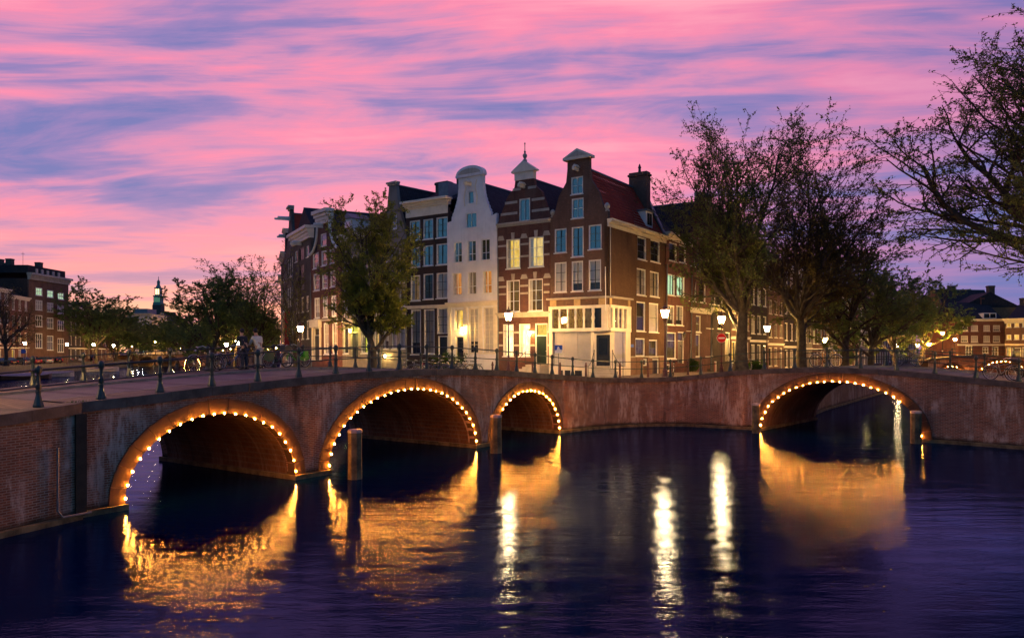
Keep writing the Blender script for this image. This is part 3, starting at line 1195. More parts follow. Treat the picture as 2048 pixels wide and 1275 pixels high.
class House:
    """local frame: x along the front (left to right), y inwards, z up from the street"""
    def __init__(s, name, label, A, B, zb, wall, cat='house', group=None):
        s.A, s.B, s.zb = Vector(A), Vector(B), zb
        s.e = (s.B - s.A)
        s.w = s.e.length
        s.e.normalize()
        s.root = empty(name, (s.A.x, s.A.y, zb), math.atan2(s.e.y, s.e.x), label, cat, group)
        s.wallm = wall
        s.holes = []

    def p(s, px, py):
        k = (px - 1024) / FPX
        lx = (k * s.A.y - s.A.x) / (s.e.x - k * s.e.y)
        D = s.A.y + s.e.y * lx
        return lx, EYE - (py - HZ) / FPX * D - s.zb

    def px_rect(s, r):
        x0, y0, x1, y1 = r
        a = s.p(x0, y0)[0]
        b = s.p(x1, y0)[0]
        xm = (x0 + x1) / 2
        return a, b, s.p(xm, y1)[1], s.p(xm, y0)[1]

    def row(s, rects, backs='dark', align=True, **kw):
        rr = [s.px_rect(r) for r in rects]
        if align:
            z0 = sum(r[2] for r in rr) / len(rr)
            z1 = sum(r[3] for r in rr) / len(rr)
            rr = [(a, b, z0, z1) for a, b, _, _ in rr]
        for i, r in enumerate(rr):
            s.win(*r, back=backs if isinstance(backs, str) else backs[i], **kw)

    def win(s, x0, x1, z0, z1, back='dark', cols=2, rows=(0.5,), sill=True, frame=0.085, fm='white_paint', gl=None, bar=0.03, flat=None, inset=0.035, bm=None, nm='window', hole=True, par=None):
        r = s.root if par is None else par
        if hole:
            s.holes.append([(x0, z0), (x1, z0), (x1, z1), (x0, z1)])
        gl = gl or ('pane_glass' if z0 > 7.2 else 'pane_weak_refl')  # low panes reflect less, standing in for low sky hidden by houses opposite
        ya, yb = inset, inset + 0.10
        a, b, c, d_ = x0 + frame, x1 - frame, z0 + frame * 0.8, z1 - frame
        f = MB().box(x0 + 0.002, a, ya, yb, z0 + .002, z1 - .002).box(b, x1 - 0.002, ya, yb, z0 + .002, z1 - .002)
        f.box(a, b, ya + .001, yb, z0 + .002, c).box(a, b, ya + .001, yb, d_, z1 - .002)
        w = f.build(nm, M[fm], r)
        xs = [lerp(a, b, i / cols) for i in range(cols + 1)]
        zs = [c] + [lerp(c, d_, t) for t in rows] + [d_]
        g = MB()
        hb = bar / 2
        for x in xs[1:-1]:
            g.box(x - hb, x + hb, ya + 0.02, yb - 0.01, c, d_)
        for k, z in enumerate(zs[1:-1]):
            for i in range(cols):
                g.box(xs[i] + (hb if i else 0), xs[i + 1] - (hb if i < cols - 1 else 0), ya + 0.02, yb - 0.01, z - hb, z + hb)
        if g.v:
            g.build('glazing_bar', M[bm or fm], w)
        for i in range(cols):
            for k in range(len(zs) - 1):
                q0, q1 = xs[i] + (hb if i else 0), xs[i + 1] - (hb if i < cols - 1 else 0)
                t0, t1 = zs[k] + (hb if k else 0), zs[k + 1] - (hb if k < len(zs) - 2 else 0)
                tl = (rnd.random() - .5) * 0.03
                y = yb - 0.03
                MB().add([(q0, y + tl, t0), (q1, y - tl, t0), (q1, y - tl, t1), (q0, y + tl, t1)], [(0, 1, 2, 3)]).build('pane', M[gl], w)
        # what stands behind the glass
        yy = 0.275
        bk = {'dark': 'room_dark', 'curtain': 'curtain', 'blind': 'blind'}.get(back, back)
        nmb = {'room_dark': 'room', 'curtain': 'curtain', 'blind': 'blind'}.get(bk, 'lit_room')
        if back in ('curtain', 'blind'):
            n = max(4, int((b - a) / 0.07))
            m = MB()
            lo = c if rnd.random() < .7 else lerp(c, d_, 0.25)
            for i in range(n + 1):
                x = lerp(a - .05, b + .05, i / n)
                y = 0.20 + (0.02 if i % 2 else -0.005)
                m.v += [(x, y, lo), (x, y, d_ + .03)]
            m.f = [(2 * i, 2 * i + 2, 2 * i + 3, 2 * i + 1) for i in range(n)]
            m.build(nmb, M[bk], w)
            bk, nmb = 'room_dark', 'room'
        MB().box(x0, x1, yy, yy + 0.02, z0, z1).build(nmb, M[bk], w)
        if back.startswith('lit') and (z1 - z0) > 1.1:
            # a curtain drawn aside and a lamp or plant on the sill in a lit room
            m = MB()
            wd = (b - a) * rnd.uniform(0.14, 0.26)
            for i in range(7):
                x = lerp(a - .03, a + wd, i / 6)
                y = 0.21 + (0.02 if i % 2 else -0.01)
                m.v += [(x, y, c), (x, y, d_ + .03)]
            m.f = [(2 * i, 2 * i + 2, 2 * i + 3, 2 * i + 1) for i in range(6)]
            m.build('curtain', M['curtain'], w)
        if sill:
            MB().box(x0 - 0.05, x1 + 0.05, -0.055, inset + 0.02, z0 - 0.07, z0).build('sill', M[fm if fm != 'dark_trim' else 'kerb'], w)
        return w

    def door(s, x0, x1, z0, z1, col='door_green', transom=0.0, back='dark', fm='white_paint', panels=4, glazed=False, frame=0.09):
        s.holes.append([(x0, z0), (x1, z0), (x1, z1), (x0, z1)])
        ya, yb = 0.05, 0.16
        f = MB().box(x0 + .002, x0 + frame, ya, yb, z0, z1 - .002).box(x1 - frame, x1 - .002, ya, yb, z0, z1 - .002).box(x0 + frame, x1 - frame, ya + .001, yb, z1 - frame, z1 - .002)
        zt = z1 - frame
        d0 = s.root
        if transom:
            zt = z1 - frame - transom
            f.box(x0 + frame, x1 - frame, ya + .001, yb, zt - 0.06, zt)
        a, b = x0 + frame, x1 - frame
        top = zt - (0.06 if transom else 0)
        dm = MB().box(a, b, yb - 0.05, yb + 0.02, z0 + .01, top)
        dr = dm.build('door', M[col], d0)
        f.build('door_frame', M[fm], dr)
        if transom:
            MB().add([(a, yb - .02, zt), (b, yb - .02, zt), (b, yb - .02, z1 - frame), (a, yb - .02, z1 - frame)], [(0, 1, 2, 3)]).build('transom_pane', M['pane_weak_refl'], dr)
            MB().box(a, b, 0.26, 0.28, zt, z1).build('transom_room', M[{'dark': 'room_dark'}.get(back, back)], dr)
        hgt = top - z0
        mid = (a + b) / 2
        if glazed:
            for i in range(3):
                for k in range(4):
                    xa, xb = lerp(a + .1, b - .1, i / 3) + .012, lerp(a + .1, b - .1, (i + 1) / 3) - .012
                    za, zb_ = z0 + hgt * (0.36 + 0.145 * k) + .01, z0 + hgt * (0.36 + 0.145 * (k + 1)) - .01
                    MB().box(xa, xb, yb - 0.062, yb - 0.052, za, zb_).build('pane', M['car_glass'], dr)
        else:
            for (xa, xb) in ((a + .1, mid - .04), (mid + .04, b - .1)):
                for (fa, fb) in ((0.08, 0.42), (0.48, 0.93)):
                    MB().box(xa, xb, yb - 0.066, yb - 0.051, z0 + hgt * fa, z0 + hgt * fb).build('door_panel', M[col], dr)
        MB().sphere((mid if panels == 1 else b - .07, yb - 0.09, z0 + hgt * 0.47), 0.03, 6, 4).build('handle', M['chrome'], dr)
        return dr

    def front(s, outline, thick=0.3, mat=None, name='wall', below=1.6):
        """outline: points of the top edge from left to right"""
        poly = [(0, -below), (s.w, -below)] + [tuple(q) for q in reversed(outline)]
        m = MB().prism(poly, 0, thick, s.holes)
        return m.build(name, M[mat or s.wallm], s.root)

    def body(s, depth, ze, mat=None, inset=0.0):
        m = MB()
        w = s.w
        z0 = -1.6
        m.add([(inset, 0.3, z0), (w - inset, 0.3, z0), (w - inset, depth, z0), (inset, depth, z0), (inset, 0.3, ze), (w - inset, 0.3, ze), (w - inset, depth, ze), (inset, depth, ze)],
              [(4, 5, 6, 7), (1, 2, 6, 5), (2, 3, 7, 6), (3, 0, 4, 7)])
        return m.build('wall', M[mat or s.wallm], s.root)

    def gable_roof(s, ze, zr, depth, mat='tile_dark', y0=0.25, x0=0.0, x1=None, rx=None, over=0.0):
        x1 = s.w if x1 is None else x1
        rx = (x0 + x1) / 2 if rx is None else rx
        m = MB()
        t = 0.10
        m.prism([(x0 - over, ze), (x1 + over, ze), (rx, zr)], y0, depth)
        r = m.build('roof', M[mat], s.root)
        MB().tube([(rx, y0, zr + .01), (rx, depth, zr + .01)], 0.07, 6).build('ridge', M['lead'], r)
        return r

    def cross_roof(s, ze, zr, depth, mat='tile_dark', y0=0.1):
        """ridge parallel to the front"""
        m = MB()
        w = s.w
        m.add([(0, y0, ze), (w, y0, ze), (w, depth, ze), (0, depth, ze), (0, (y0 + depth) / 2, zr), (w, (y0 + depth) / 2, zr)],
              [(0, 1, 5, 4), (2, 3, 4, 5), (1, 2, 5), (3, 0, 4), (0, 3, 2, 1)])
        return m.build('roof', M[mat], s.root)

    def cornice(s, x0, x1, z0, z1, proj=0.35, mat='white_paint', nm='cornice', steps=3, y0=-0.002):
        m = MB()
        h = z1 - z0
        for i in range(steps):
            f = (i + 1) / steps
            za = z0 + h * (1 - (1 - i / steps) ** 1.3) if False else z0 + h * i / steps
            pr = proj * (0.25 + 0.75 * f * f)
            m.box(x0 - pr * .35 * f, x1 + pr * .35 * f, y0 - pr, y0 + 0.30, za, z0 + h * f - (0.004 if i < steps - 1 else 0))
        return m.build(nm, M[mat], s.root)

    def band(s, x0, x1, z0, z1, proj=0.03, mat='stone', nm='band'):
        return MB().box(x0, x1, -proj, 0.05, z0, z1).build(nm, M[mat], s.root)

    def chimney(s, roof, x, y, z0, z1, w=0.6, d=0.9, mat='brick_grey', pots=2):
        m = MB().box(x - w / 2, x + w / 2, y - d / 2, y + d / 2, z0, z1)
        m.box(x - w / 2 - .06, x + w / 2 + .06, y - d / 2 - .06, y + d / 2 + .06, z1 - .25, z1 - .05)
        c_ = m.build('chimney', M[mat], roof)
        return c_

    def hoist(s, x, z, ln=0.9, mat='white_paint'):
        m = MB().bar((x, 0.2, z), (x, -ln, z), 0.14, 0.20)
        m.add([(x - .16, -ln * .8, z + .13), (x + .16, -ln * .8, z + .13), (x + .16, 0, z + .13), (x - .16, 0, z + .13), (x, -ln * .8, z + .30), (x, 0, z + .34)],
              [(0, 1, 4), (1, 2, 5, 4), (3, 0, 4, 5), (0, 3, 2, 1)])
        return m.build('hoist_beam', M[mat], s.root)


def wall_lantern(label, h, px, py, glow='wall_lamp_glow', sz=1.0, proj=0.32):
    lx, lz = h.p(px, py)
    n = Vector((h.e.y, -h.e.x))
    q = h.A + h.e * lx + n * proj
    root = empty('wall_lantern', (q.x, q.y, h.zb + lz), math.atan2(h.e.y, h.e.x), label, 'wall lamp')
    MB().lathe([(0.07 * sz, -0.14 * sz), (0.12 * sz, 0.13 * sz)], 6).build('lantern_glass', M[glow], root)
    m = MB().lathe([(0.135 * sz, 0.135 * sz), (0.13 * sz, 0.16 * sz), (0.05 * sz, 0.25 * sz), (0.015, 0.30 * sz)], 6)
    m.build('cap', M['iron'], root)
    m = MB().tube([(0, 0, -0.15 * sz), (0, 0.10, -0.26 * sz), (0, proj + .03, -0.30 * sz)], 0.018, 5)
    m.build('bracket', M['iron'], root)
    return root


# ---- corner house with the shop -------------------------------------------------------------
K = rowK
ch = House('gable_house', 'brown brick corner gable house with red roof and cream shop front', K[1], K[0], gz(*K[0]), 'brick_brown')
ch.row([(1142, 353, 1166, 388)], 'dark', rows=(0.5,))
ch.row([(1143, 396, 1167, 436)], 'dark', rows=(0.5,))
ch.row([(1109, 457, 1133, 505), (1143, 453, 1167, 513), (1177, 449, 1203, 498)], ['dark', 'dark', 'dark'], align=False, cols=2, rows=(0.33, 0.66), bm='dark_trim')
ch.row([(1109, 525, 1133, 584), (1143, 522, 1166, 582), (1177, 518, 1202, 580)], ['curtain', 'curtain', 'curtain'], cols=2, rows=(0.34, 0.67), bm='dark_trim')
cw = ch.w
ze = ch.p(1213, 440)[1]                     # eaves of the side front
zpk = ch.p(1160, 318)[1]
zsh = ch.p(1157, 597)[1]                    # top of the shop front
zl = ze + 0.9
xm = cw / 2
neck = 0.86
out = [(0, zl - 0.35), (0.35, zl - 0.1), (0.52, zl + 0.5), (0.72, zl + 1.1), (xm - neck - .1, zl + 2.0), (xm - neck, zl + 2.9), (xm - neck, zpk), (xm + neck, zpk), (xm + neck, zl + 2.9), (xm + neck + .1, zl + 2.0), (cw - .72, zl + 1.1), (cw - .52, zl + 0.5), (cw - .30, zl - 0.1), (cw, zl - 0.3)]
ch.holes_shop = None
# openings of the shop front are built below; the brick wall stops above it
poly_top = out
m = MB().prism([(0, zsh), (cw, zsh)] + out[::-1], 0, 0.3, ch.holes)
m.build('wall', M['brick_brown'], ch.root)
# pediment on the neck
ped = MB().prism([(xm - neck - .25, zpk), (xm + neck + .25, zpk), (xm + neck + .25, zpk + .16), (xm, zpk + .72), (xm - neck - .25, zpk + .16)], -0.22, 0.32).build('pediment', M['cream_paint'], ch.root)
MB().prism([(xm - neck + .05, zpk + .18), (xm + neck - .05, zpk + .18), (xm, zpk + .56)], -0.245, -0.20).build('tympanum', M['stone'], ped)
ch.hoist(xm, ch.p(1150, 341)[1], 0.75, 'cream_paint')
for x_ in (0.14, cw - 0.14):
    mm = MB().lathe([(0.16, 0), (0.17, 0.10), (0.10, 0.14), (0.19, 0.30), (0.20, 0.42), (0.10, 0.56), (0.03, 0.60)], 10, (x_, 0.15, zl - .3))
    mm.build('gable_ball', M['stone'], ch.root)
# side front: its own frame
sd = House('wall_frame', None, K[0], rowL[1], ch.zb, 'brick_side')
bpy.data.objects.remove(sd.root)
# the side front is a part of the house: its windows are sub-parts, so they hang under the wall mesh
SW = sd.w


def side_parts():
    """collect windows of the side front as parts of the corner house"""
    rot = sroot.rotation_euler.z
    loc = Vector(sroot.location)
    mat_ = Matrix.Translation(loc) @ Matrix.Rotation(rot, 4, 'Z')
    sd.root = ch.root
    before = set(ch.root.children)
    sd.row([(1275, 474, 1293, 519), (1301, 480, 1320, 524)], align=False, cols=2, rows=(0.36, 0.68), bm='dark_trim')
    sd.row([(1273.5, 537, 1292, 590), (1300, 543, 1318, 593)], ['blind', 'blind'], align=False, cols=2, rows=(0.36, 0.68), bm='dark_trim')
    sd.row([(1273, 603, 1291, 662), (1298, 606, 1317, 664)], ['dark', 'curtain'], align=False, cols=1, rows=(0.5,), bm='dark_trim')
    sd.row([(1271, 676, 1290, 712), (1298, 679, 1315, 713)], ['lit_dim', 'lit_dim'], align=False, cols=1, rows=(0.5,), bm='dark_trim')
    sd.row([(1286, 717, 1294, 731)], cols=1, rows=(), sill=False)
    a, b, z0, z1 = sd.px_rect((1304, 717, 1318, 750))
    sd.door(a, b, z0, z1, 'door_black')
    xs0 = sd.p(1257, 650)[0]
    zp = sd.p(1285, 712.5)[1]
    zss = zsh
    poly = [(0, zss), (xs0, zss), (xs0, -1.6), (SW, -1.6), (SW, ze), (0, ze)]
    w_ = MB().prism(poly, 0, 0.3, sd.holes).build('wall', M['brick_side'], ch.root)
    MB().box(xs0 + .002, SW - .002, -0.05, -0.004, -1.6, zp - .05) if False else None
    # lighter brick plinth, in pieces round the cellar openings
    hx = sorted([(min(p[0] for p in h), max(p[0] for p in h)) for h in sd.holes[-2:]])
    pz = zp - 0.06
    segs = [(xs0 + .01, hx[0][0] - .03), (hx[0][1] + .03, hx[1][0] - .03), (hx[1][1] + .03, SW - .01)]
    for a_, b_ in segs:
        MB().box(a_, b_, -0.05, 0.0, -1.6, pz).build('plinth', M['brick_plinth'], ch.root)
    MB().box(xs0, SW, -0.07, -0.003, pz + .004, pz + .09).build('plinth_cap', M['stone'], ch.root)
    # white gutter cornice
    m_ = MB()
    m_.box(-0.05, SW + .05, -0.10, 0.02, ze - .42, ze - .18).box(-0.08, SW + .08, -0.28, 0.02, ze - .176, ze - .05).box(-0.10, SW + .1, -0.40, 0.02, ze - .046, ze + .08)
    m_.build('cornice', M['cream_paint'], ch.root)
    MB().tube([(0.25, -0.05, ze - .4), (0.25, -0.06, zss + .1)], 0.03, 6).build('down_pipe', M['cream_paint'], ch.root)
    for o in set(ch.root.children) - before:
        o.matrix_basis = mat_ @ o.matrix_basis




class _S:
    pass


sroot = _S()
sroot.rotation_euler = Vector((0, 0, math.atan2(sd.e.y, sd.e.x) - math.atan2(ch.e.y, ch.e.x)))
sroot.location = (cw, 0, 0)
side_parts()
# local frame of the corner house: the side runs back along its own direction
sdir = Vector((math.cos(sroot.rotation_euler.z), math.sin(sroot.rotation_euler.z)))
# roof with rows of pantiles
zr = ch.p(1178, 331)[1] + 0.15
dep = SW
rf = MB()
for sgn in (0, 1):
    ex = cw + 0.12 if sgn else -0.05
    rx = xm
    nrow = 16
    for i in range(nrow):
        f0, f1 = i / nrow, (i + 1.12) / nrow
        xa, xb = lerp(ex, rx, f0), lerp(ex, rx, min(1, f1))
        za, zb_ = lerp(ze + .05, zr, f0) + 0.05, lerp(ze + .05, zr, min(1, f1)) + 0.005
        nt = 80
        o = len(rf.v)
        for k in range(nt + 1):
            y = lerp(0.2, dep, k / nt)
            wv = 0.035 * math.sin(k * math.pi * 0.5 * 2 + math.pi / 4)
            off = sdir * y / max(0.2, sdir.y)
            offx = off.x * 0
            rf.v += [(xa + offx, y, za + wv), (xb + offx, y, zb_ + wv)]
        for k in range(nt):
            q = o + 2 * k
            rf.f.append((q, q + 1, q + 3, q + 2) if sgn == 0 else (q, q + 2, q + 3, q + 1))
roof = rf.build('roof', M['tile_red'], ch.root)
MB().tube([(xm, 0.2, zr + .03), (xm, dep, zr + .03)], 0.09, 6).build('ridge', M['lead'], roof)
# rear gable with coping, chimney
bk = MB().prism([(0, -1.6), (cw, -1.6), (cw, ze), (cw + .1, ze + .1), (xm + .35, zr + .25), (xm - .35, zr + .25), (-.1, ze + .1), (0, ze)], dep - 0.35, dep).build('rear_gable', M['brick_side'], ch.root)
MB().bar((cw + .12, dep - .17, ze + .12), (xm + .35, dep - .17, zr + .33), 0.42, 0.10).build('gable_coping', M['lead'], ch.root)
chx, chz = xm + 0.45, zr
MB().box(chx - .75, chx + .75, dep - 1.05, dep - 0.36, zr - 2.2, zr + 1.15).box(chx - .83, chx + .83, dep - 1.13, dep - .28, zr + 0.85, zr + 1.0).build('chimney', M['brick_brown'], ch.root)
MB().lathe([(0.12, 0), (0.10, .35), (0.14, .4), (0.03, .7)], 8, (chx, dep - .7, zr + 1.15)).build('chimney_pot', M['iron'], ch.root)
# dormer in the red roof
dy0, dy1 = 6.4, 7.5
fz = 0.18
dxo = lerp(cw + .12, xm, 0.10)
zd0 = lerp(ze, zr, 0.12)
dm = MB().box(dxo - 1.0, dxo, dy0, dy1, zd0, zd0 + 1.15)
dmo = dm.build('dormer', M['white_paint'], ch.root)
MB().box(dxo - 1.1, dxo + .10, dy0 - .1, dy1 + .1, zd0 + 1.15, zd0 + 1.27).build('dormer_roof', M['lead'], dmo)
MB().box(dxo, dxo + .02, dy0 + .15, (dy0 + dy1) / 2 - .03, zd0 + .15, zd0 + 1.0).build('pane', M['car_glass'], dmo)
MB().box(dxo, dxo + .02, (dy0 + dy1) / 2 + .03, dy1 - .15, zd0 + .15, zd0 + 1.0).build('pane', M['car_glass'], dmo)
# body behind
MB().add([(0, .3, -1.6), (0, dep, -1.6), (0, dep, ze), (0, .3, ze)], [(0, 1, 2, 3)]).build('wall', M['brick_brown'], ch.root)

# ---- shop front, cream painted wood, wrapping the corner with a canted doorway
zt = zsh
z_f1 = ch.p(1157, 611)[1]      # under the brick frieze
z_c1 = ch.p(1150, 617)[1]
z_c0 = ch.p(1150, 656)[1]
z_b0 = ch.p(1150, 663)[1]
z_s0 = ch.p(1150, 733)[1]
sA, sB = -0.12, 0.0
# frieze of brick with stone blocks
for f_, W_, fr in ((0, cw, None), (1, sd.p(1257, 650)[0], 1)):
    rot = sroot.rotation_euler.z if f_ else 0.0
    loc = (cw, 0, 0) if f_ else (0, 0, 0)
    before = set(ch.root.children)
    cap = MB().box(-0.12 if f_ == 0 else 0.0, W_ + .12, -0.34, 0.05, zt - .03, zt + .09).build('shop_cornice', M['stone'], ch.root)
    MB().box(0, W_, -0.10, 0.05, z_f1, zt - .035).build('frieze', M['brick_brown'], ch.root)
    for fx in ((0.02, 0.44, 0.86) if f_ == 0 else (0.0, 0.90)):
        MB().box(W_ * fx, W_ * fx + W_ * (0.11 if f_ == 0 else .10), -0.14, -0.09, z_f1 + .02, zt - .05).build('frieze_block', M['yellow_stone'], ch.root)
    MB().box(0, W_ + .06, -0.20, 0.05, z_c1, z_f1 - .004).build('beam', M['cream_paint'], ch.root)
    MB().box(0, W_ + .06, -0.20, 0.05, z_b0, z_c0).build('beam', M['cream_paint'], ch.root)
    # clerestory lights between turned mullions
    if f_ == 0:
        xs = [ch.p(x, 640)[0] for x in (1107, 1121, 1137.5, 1153, 1169.5, 1185.5)]
        xs2 = (ch.p(1190.5, 640)[0], ch.p(1205.5, 640)[0])
        lights = list(zip(xs[:-1], xs[1:])) + [xs2]
        backs = ['lit_amber'] * 4 + ['lit_dim', 'room_dark']
        posts = [(-0.0, xs[0])] + [(x - .06, x + .06) for x in xs[1:-1]] + [(xs[-1], xs2[0]), (xs2[1], W_ + .05)]
    else:
        q = [sd.p(x, 640)[0] for x in (1214.5, 1220, 1225, 1231.5, 1234, 1240.5, 1243, 1248.5)]
        lights = [(q[0], q[1]), (q[2], q[3]), (q[4], q[5]), (q[6], q[7])]
        backs = ['room_dark'] * 4
        posts = [(0.003, q[0]), (q[1], q[2]), (q[3], q[4]), (q[5], q[6]), (q[7], W_ + .05)]
    for a, b in posts:
        w2 = b - a
        mmx = MB()
        if w2 < 0.2:
            prof = [0.5, 0.5, 0.35, 0.62, 0.35, 0.5, 0.5]
            n_ = len(prof)
            c_ = (a + b) / 2
            pl = [(c_ - w2 * max(p_, .3), lerp(z_c0, z_c1, i / (n_ - 1))) for i, p_ in enumerate(prof)]
            pr_ = [(c_ + w2 * max(p_, .3), lerp(z_c0, z_c1, i / (n_ - 1))) for i, p_ in enumerate(prof)]
            mmx.prism(pl[::-1] + pr_ if False else ([pr_[0]] + pr_[1:] + pl[::-1]), -0.18, -0.05)
        else:
            mmx.box(a, b, -0.19, 0.0, z_c0 + .002, z_c1 - .002)
        mmx.build('mullion', M['cream_paint'], ch.root)
    for (a, b), bkk in zip(lights, backs):
        wq = MB().add([(a, -0.10, z_c0), (b, -0.10, z_c0), (b, -0.10, z_c1), (a, -0.10, z_c1)], [(0, 1, 2, 3)]).build('pane', M['pane_weak_refl'], ch.root)
        MB().box(a - .05, b + .05, 0.02, 0.04, z_c0, z_c1).build('lit_room' if bkk.startswith('lit') else 'room', M[bkk], wq)
    for o in set(ch.root.children) - before:
        o.matrix_basis = Matrix.Translation(loc) @ Matrix.Rotation(rot, 4, 'Z') @ o.matrix_basis
# lower shop: big window, canted door, side window
xw1 = ch.p(1184, 700)[0]
xw0 = ch.p(1107, 700)[0]
cant = cw - ch.p(1189, 700)[0]
zst = z_s0
xsd = sd.p(1257, 650)[0]
swx = sd.p(1247.5, 700)[0]
sq0 = sd.p(1225, 700)[0]


def flat_panel(p, q, z0, z1, nm, mt, th=0.06, par=None):
    """upright slab between two local plan points"""
    p, q = Vector(p), Vector(q)
    t = (q - p).normalized()
    n = Vector((-t.y, t.x)) * th
    vs = []
    for z in (z0, z1):
        vs += [(p.x, p.y, z), (q.x, q.y, z), (q.x + n.x, q.y + n.y, z), (p.x + n.x, p.y + n.y, z)]
    return MB().hexa(vs).build(nm, M[mt], par or ch.root)


def sp(x, y=0.0):                             # point on the side front in the house frame
    n = Vector((-sdir.y, sdir.x))
    q = Vector((cw, 0)) + sdir * x + n * y
    return (q.x, q.y)


flat_panel((0, -.16), (xw0, -.16), -1.6, z_b0, 'shop_pier', 'cream_paint', .2)
flat_panel((xw1, -.16), (cw - cant, -.16), -1.6, z_b0, 'shop_pier', 'cream_paint', .2)
flat_panel((xw0, -.15), (xw1, -.15), -1.6, zst, 'stall_riser', 'cream_paint', .2)
fb = flat_panel((xw0, -.08), (xw1, -.08), zst, z_b0, 'shop_window', 'pane_weak_refl', .012)
flat_panel((xw0, .9), (xw1, .9), zst, z_b0, 'lit_room', 'grey_stucco', .02, fb)
flat_panel((xw0 + .02, .06), (xw0 + (xw1 - xw0) * .62, .06), zst, z_b0, 'blind', 'curtain', .02, fb)
flat_panel((xw0 + (xw1 - xw0) * .60, .12), (xw1, .12), zst, z_b0, 'blind', 'curtain', .02, fb)
for i_, px_ in enumerate(((1119, 1128), (1132, 1143), (1152, 1166))):
    a, b = ch.p(px_[0], 746)[0], ch.p(px_[1], 746)[0]
    z0, z1 = ch.p(1140, 751)[1], ch.p(1140, 740)[1]
    cwn = flat_panel((a, -.165), (b, -.165), z0, z1, 'cellar_window', 'dark_trim', .02)
    flat_panel(((a + b) / 2 - .012, -.18), ((a + b) / 2 + .012, -.18), z0, z1, 'glazing_bar', 'iron', .015, cwn)
dA, dB = Vector((cw - cant, -.14)), Vector(sp(sq0, -.14))
dt = (dB - dA)
dl = dt.length
dt.normalize()


def onc(f, y=0.0):
    n = Vector((-dt.y, dt.x))
    q = dA + dt * dl * f + n * y
    return (q.x, q.y)


zdr = ch.p(1205, 669)[1]
zd_0 = ch.p(1205, 731)[1]
flat_panel(onc(0, 0), onc(0.14, 0), -.2, z_b0, 'shop_pier', 'cream_paint', .12)
flat_panel(onc(0.80, 0), onc(1.0, 0), -.2, z_b0, 'shop_pier', 'cream_paint', .12)
flat_panel(onc(0.14, 0.005), onc(0.80, 0.005), zdr, z_b0, 'door_head', 'cream_paint', .12)
sdr = flat_panel(onc(0.14, .10), onc(0.80, .10), zd_0, zdr, 'shop_door', 'door_black', .05)
flat_panel(onc(0.26, .085), onc(0.68, .085), zd_0 + .75, zdr - .22, 'pane', 'car_glass', .012, sdr)
flat_panel(onc(0.20, .09), onc(0.74, .09), zd_0 + .1, zd_0 + .6, 'door_panel', 'dark_trim', .012, sdr)
flat_panel(onc(0.14, .0), onc(0.80, .0), -1.0, zd_0, 'threshold', 'stone', .12)
flat_panel(sp(sq0, -.14), sp(swx, -.14), zst, z_b0, 'shop_window', 'pane_weak_refl', .012)
flat_panel(sp(sq0, .08), sp(swx, .08), zst, z_b0, 'blind', 'curtain', .02)
flat_panel(sp(sq0, -.15), sp(swx, -.15), -1.6, zst, 'stall_riser', 'cream_paint', .2)
flat_panel(sp(swx, -.16), sp(xsd, -.16), -1.6, z_b0, 'shop_pier', 'cream_paint', .2)
# splayed stone steps up to the corner door
dn = Vector((dt.y, -dt.x))
dc = dA + dt * dl * 0.47
nst = 4
for i in range(nst):
    zt_ = zd_0 - i * (zd_0 + .05) / nst
    wd_, dp_ = 0.55 + 0.22 * i, 0.34 + 0.30 * i
    q = [dc - dt * wd_ + dn * 0.0, dc - dt * (wd_ * .85) + dn * dp_, dc + dt * (wd_ * .85) + dn * dp_, dc + dt * wd_ + dn * 0.0]
    m_ = MB()
    vs = [(p_.x, p_.y, -0.6) for p_ in q] + [(p_.x, p_.y, zt_ - (0.002 * i)) for p_ in q]
    m_.hexa(vs)
    m_.build('step', M['stone'], ch.root)
for sg in (-1, 1):
    a = dc + dt * sg * 0.62
    b = dc + dt * sg * 1.15 + dn * 1.15
    pts = []
    for i in range(9):
        f = i / 8
        q = a.lerp(b, f)
        pts.append((q.x, q.y, lerp(zd_0 + .95, .72, 1 - (1 - f) ** 1.8)))
    m_ = MB().tube(pts, .022, 6).tube([(a.x, a.y, .0), (a.x, a.y, zd_0 + .97)], .020, 6).tube([(b.x, b.y, -.1), (b.x, b.y, .74)], .022, 6)
    m_.sphere((a.x, a.y, zd_0 + 1.02), .05, 6, 4)
    m_.build('handrail', M['iron'], ch.root)
MB().tube([(cw + .02, -.36, zt - .9), (cw + .02, -.42, zt + 2.0)], 0.03, 6).build('flag_pole', M['white_paint'], ch.root)
MB().box(-.28, .28, -.03, .0, -.1, .1).build('street_name_plate', M['sign_blue'], ch.root, loc=(*sp(sd.p(1259, 691)[0] + .25, -.04), sd.p(1262, 691)[1]), rotz=sroot.rotation_euler.z)

# ---- striped gable house -------------------------------------------------------------------
h = House('gable_house', 'dark red brick gable house striped with pale stone bands and topped by a finial', K[2], K[1], gz(*K[1]), 'brick_stripe')
h.row([(1039, 397, 1061, 442)], 'dark', rows=(), cols=2)
h.row([(1013, 478, 1041, 537), (1058, 473, 1088, 533)], 'lit_yellow', cols=2, rows=(0.33, 0.66))
h.row([(1013, 560, 1040, 623), (1057, 557, 1086, 622)], ['lit_dim', 'lit_dim'], cols=2, rows=(0.33, 0.66))
h.row([(1006, 648, 1027.5, 712), (1038, 647, 1060.5, 712)], 'lit_white', cols=2, rows=(0.62,), gl='pane_weak_refl')
a, b, z0, z1 = h.px_rect((1070, 646, 1095, 728))
h.door(a, b, z0, z1, 'door_green', 0.75, 'lit_yellow')
w = h.w
zc0, zc1 = h.p(1048, 634)[1], h.p(1048, 624)[1]
zsho = h.p(1000, 447)[1]
zpk = h.p(1050, 360)[1]
xm = h.p(1050, 400)[0]
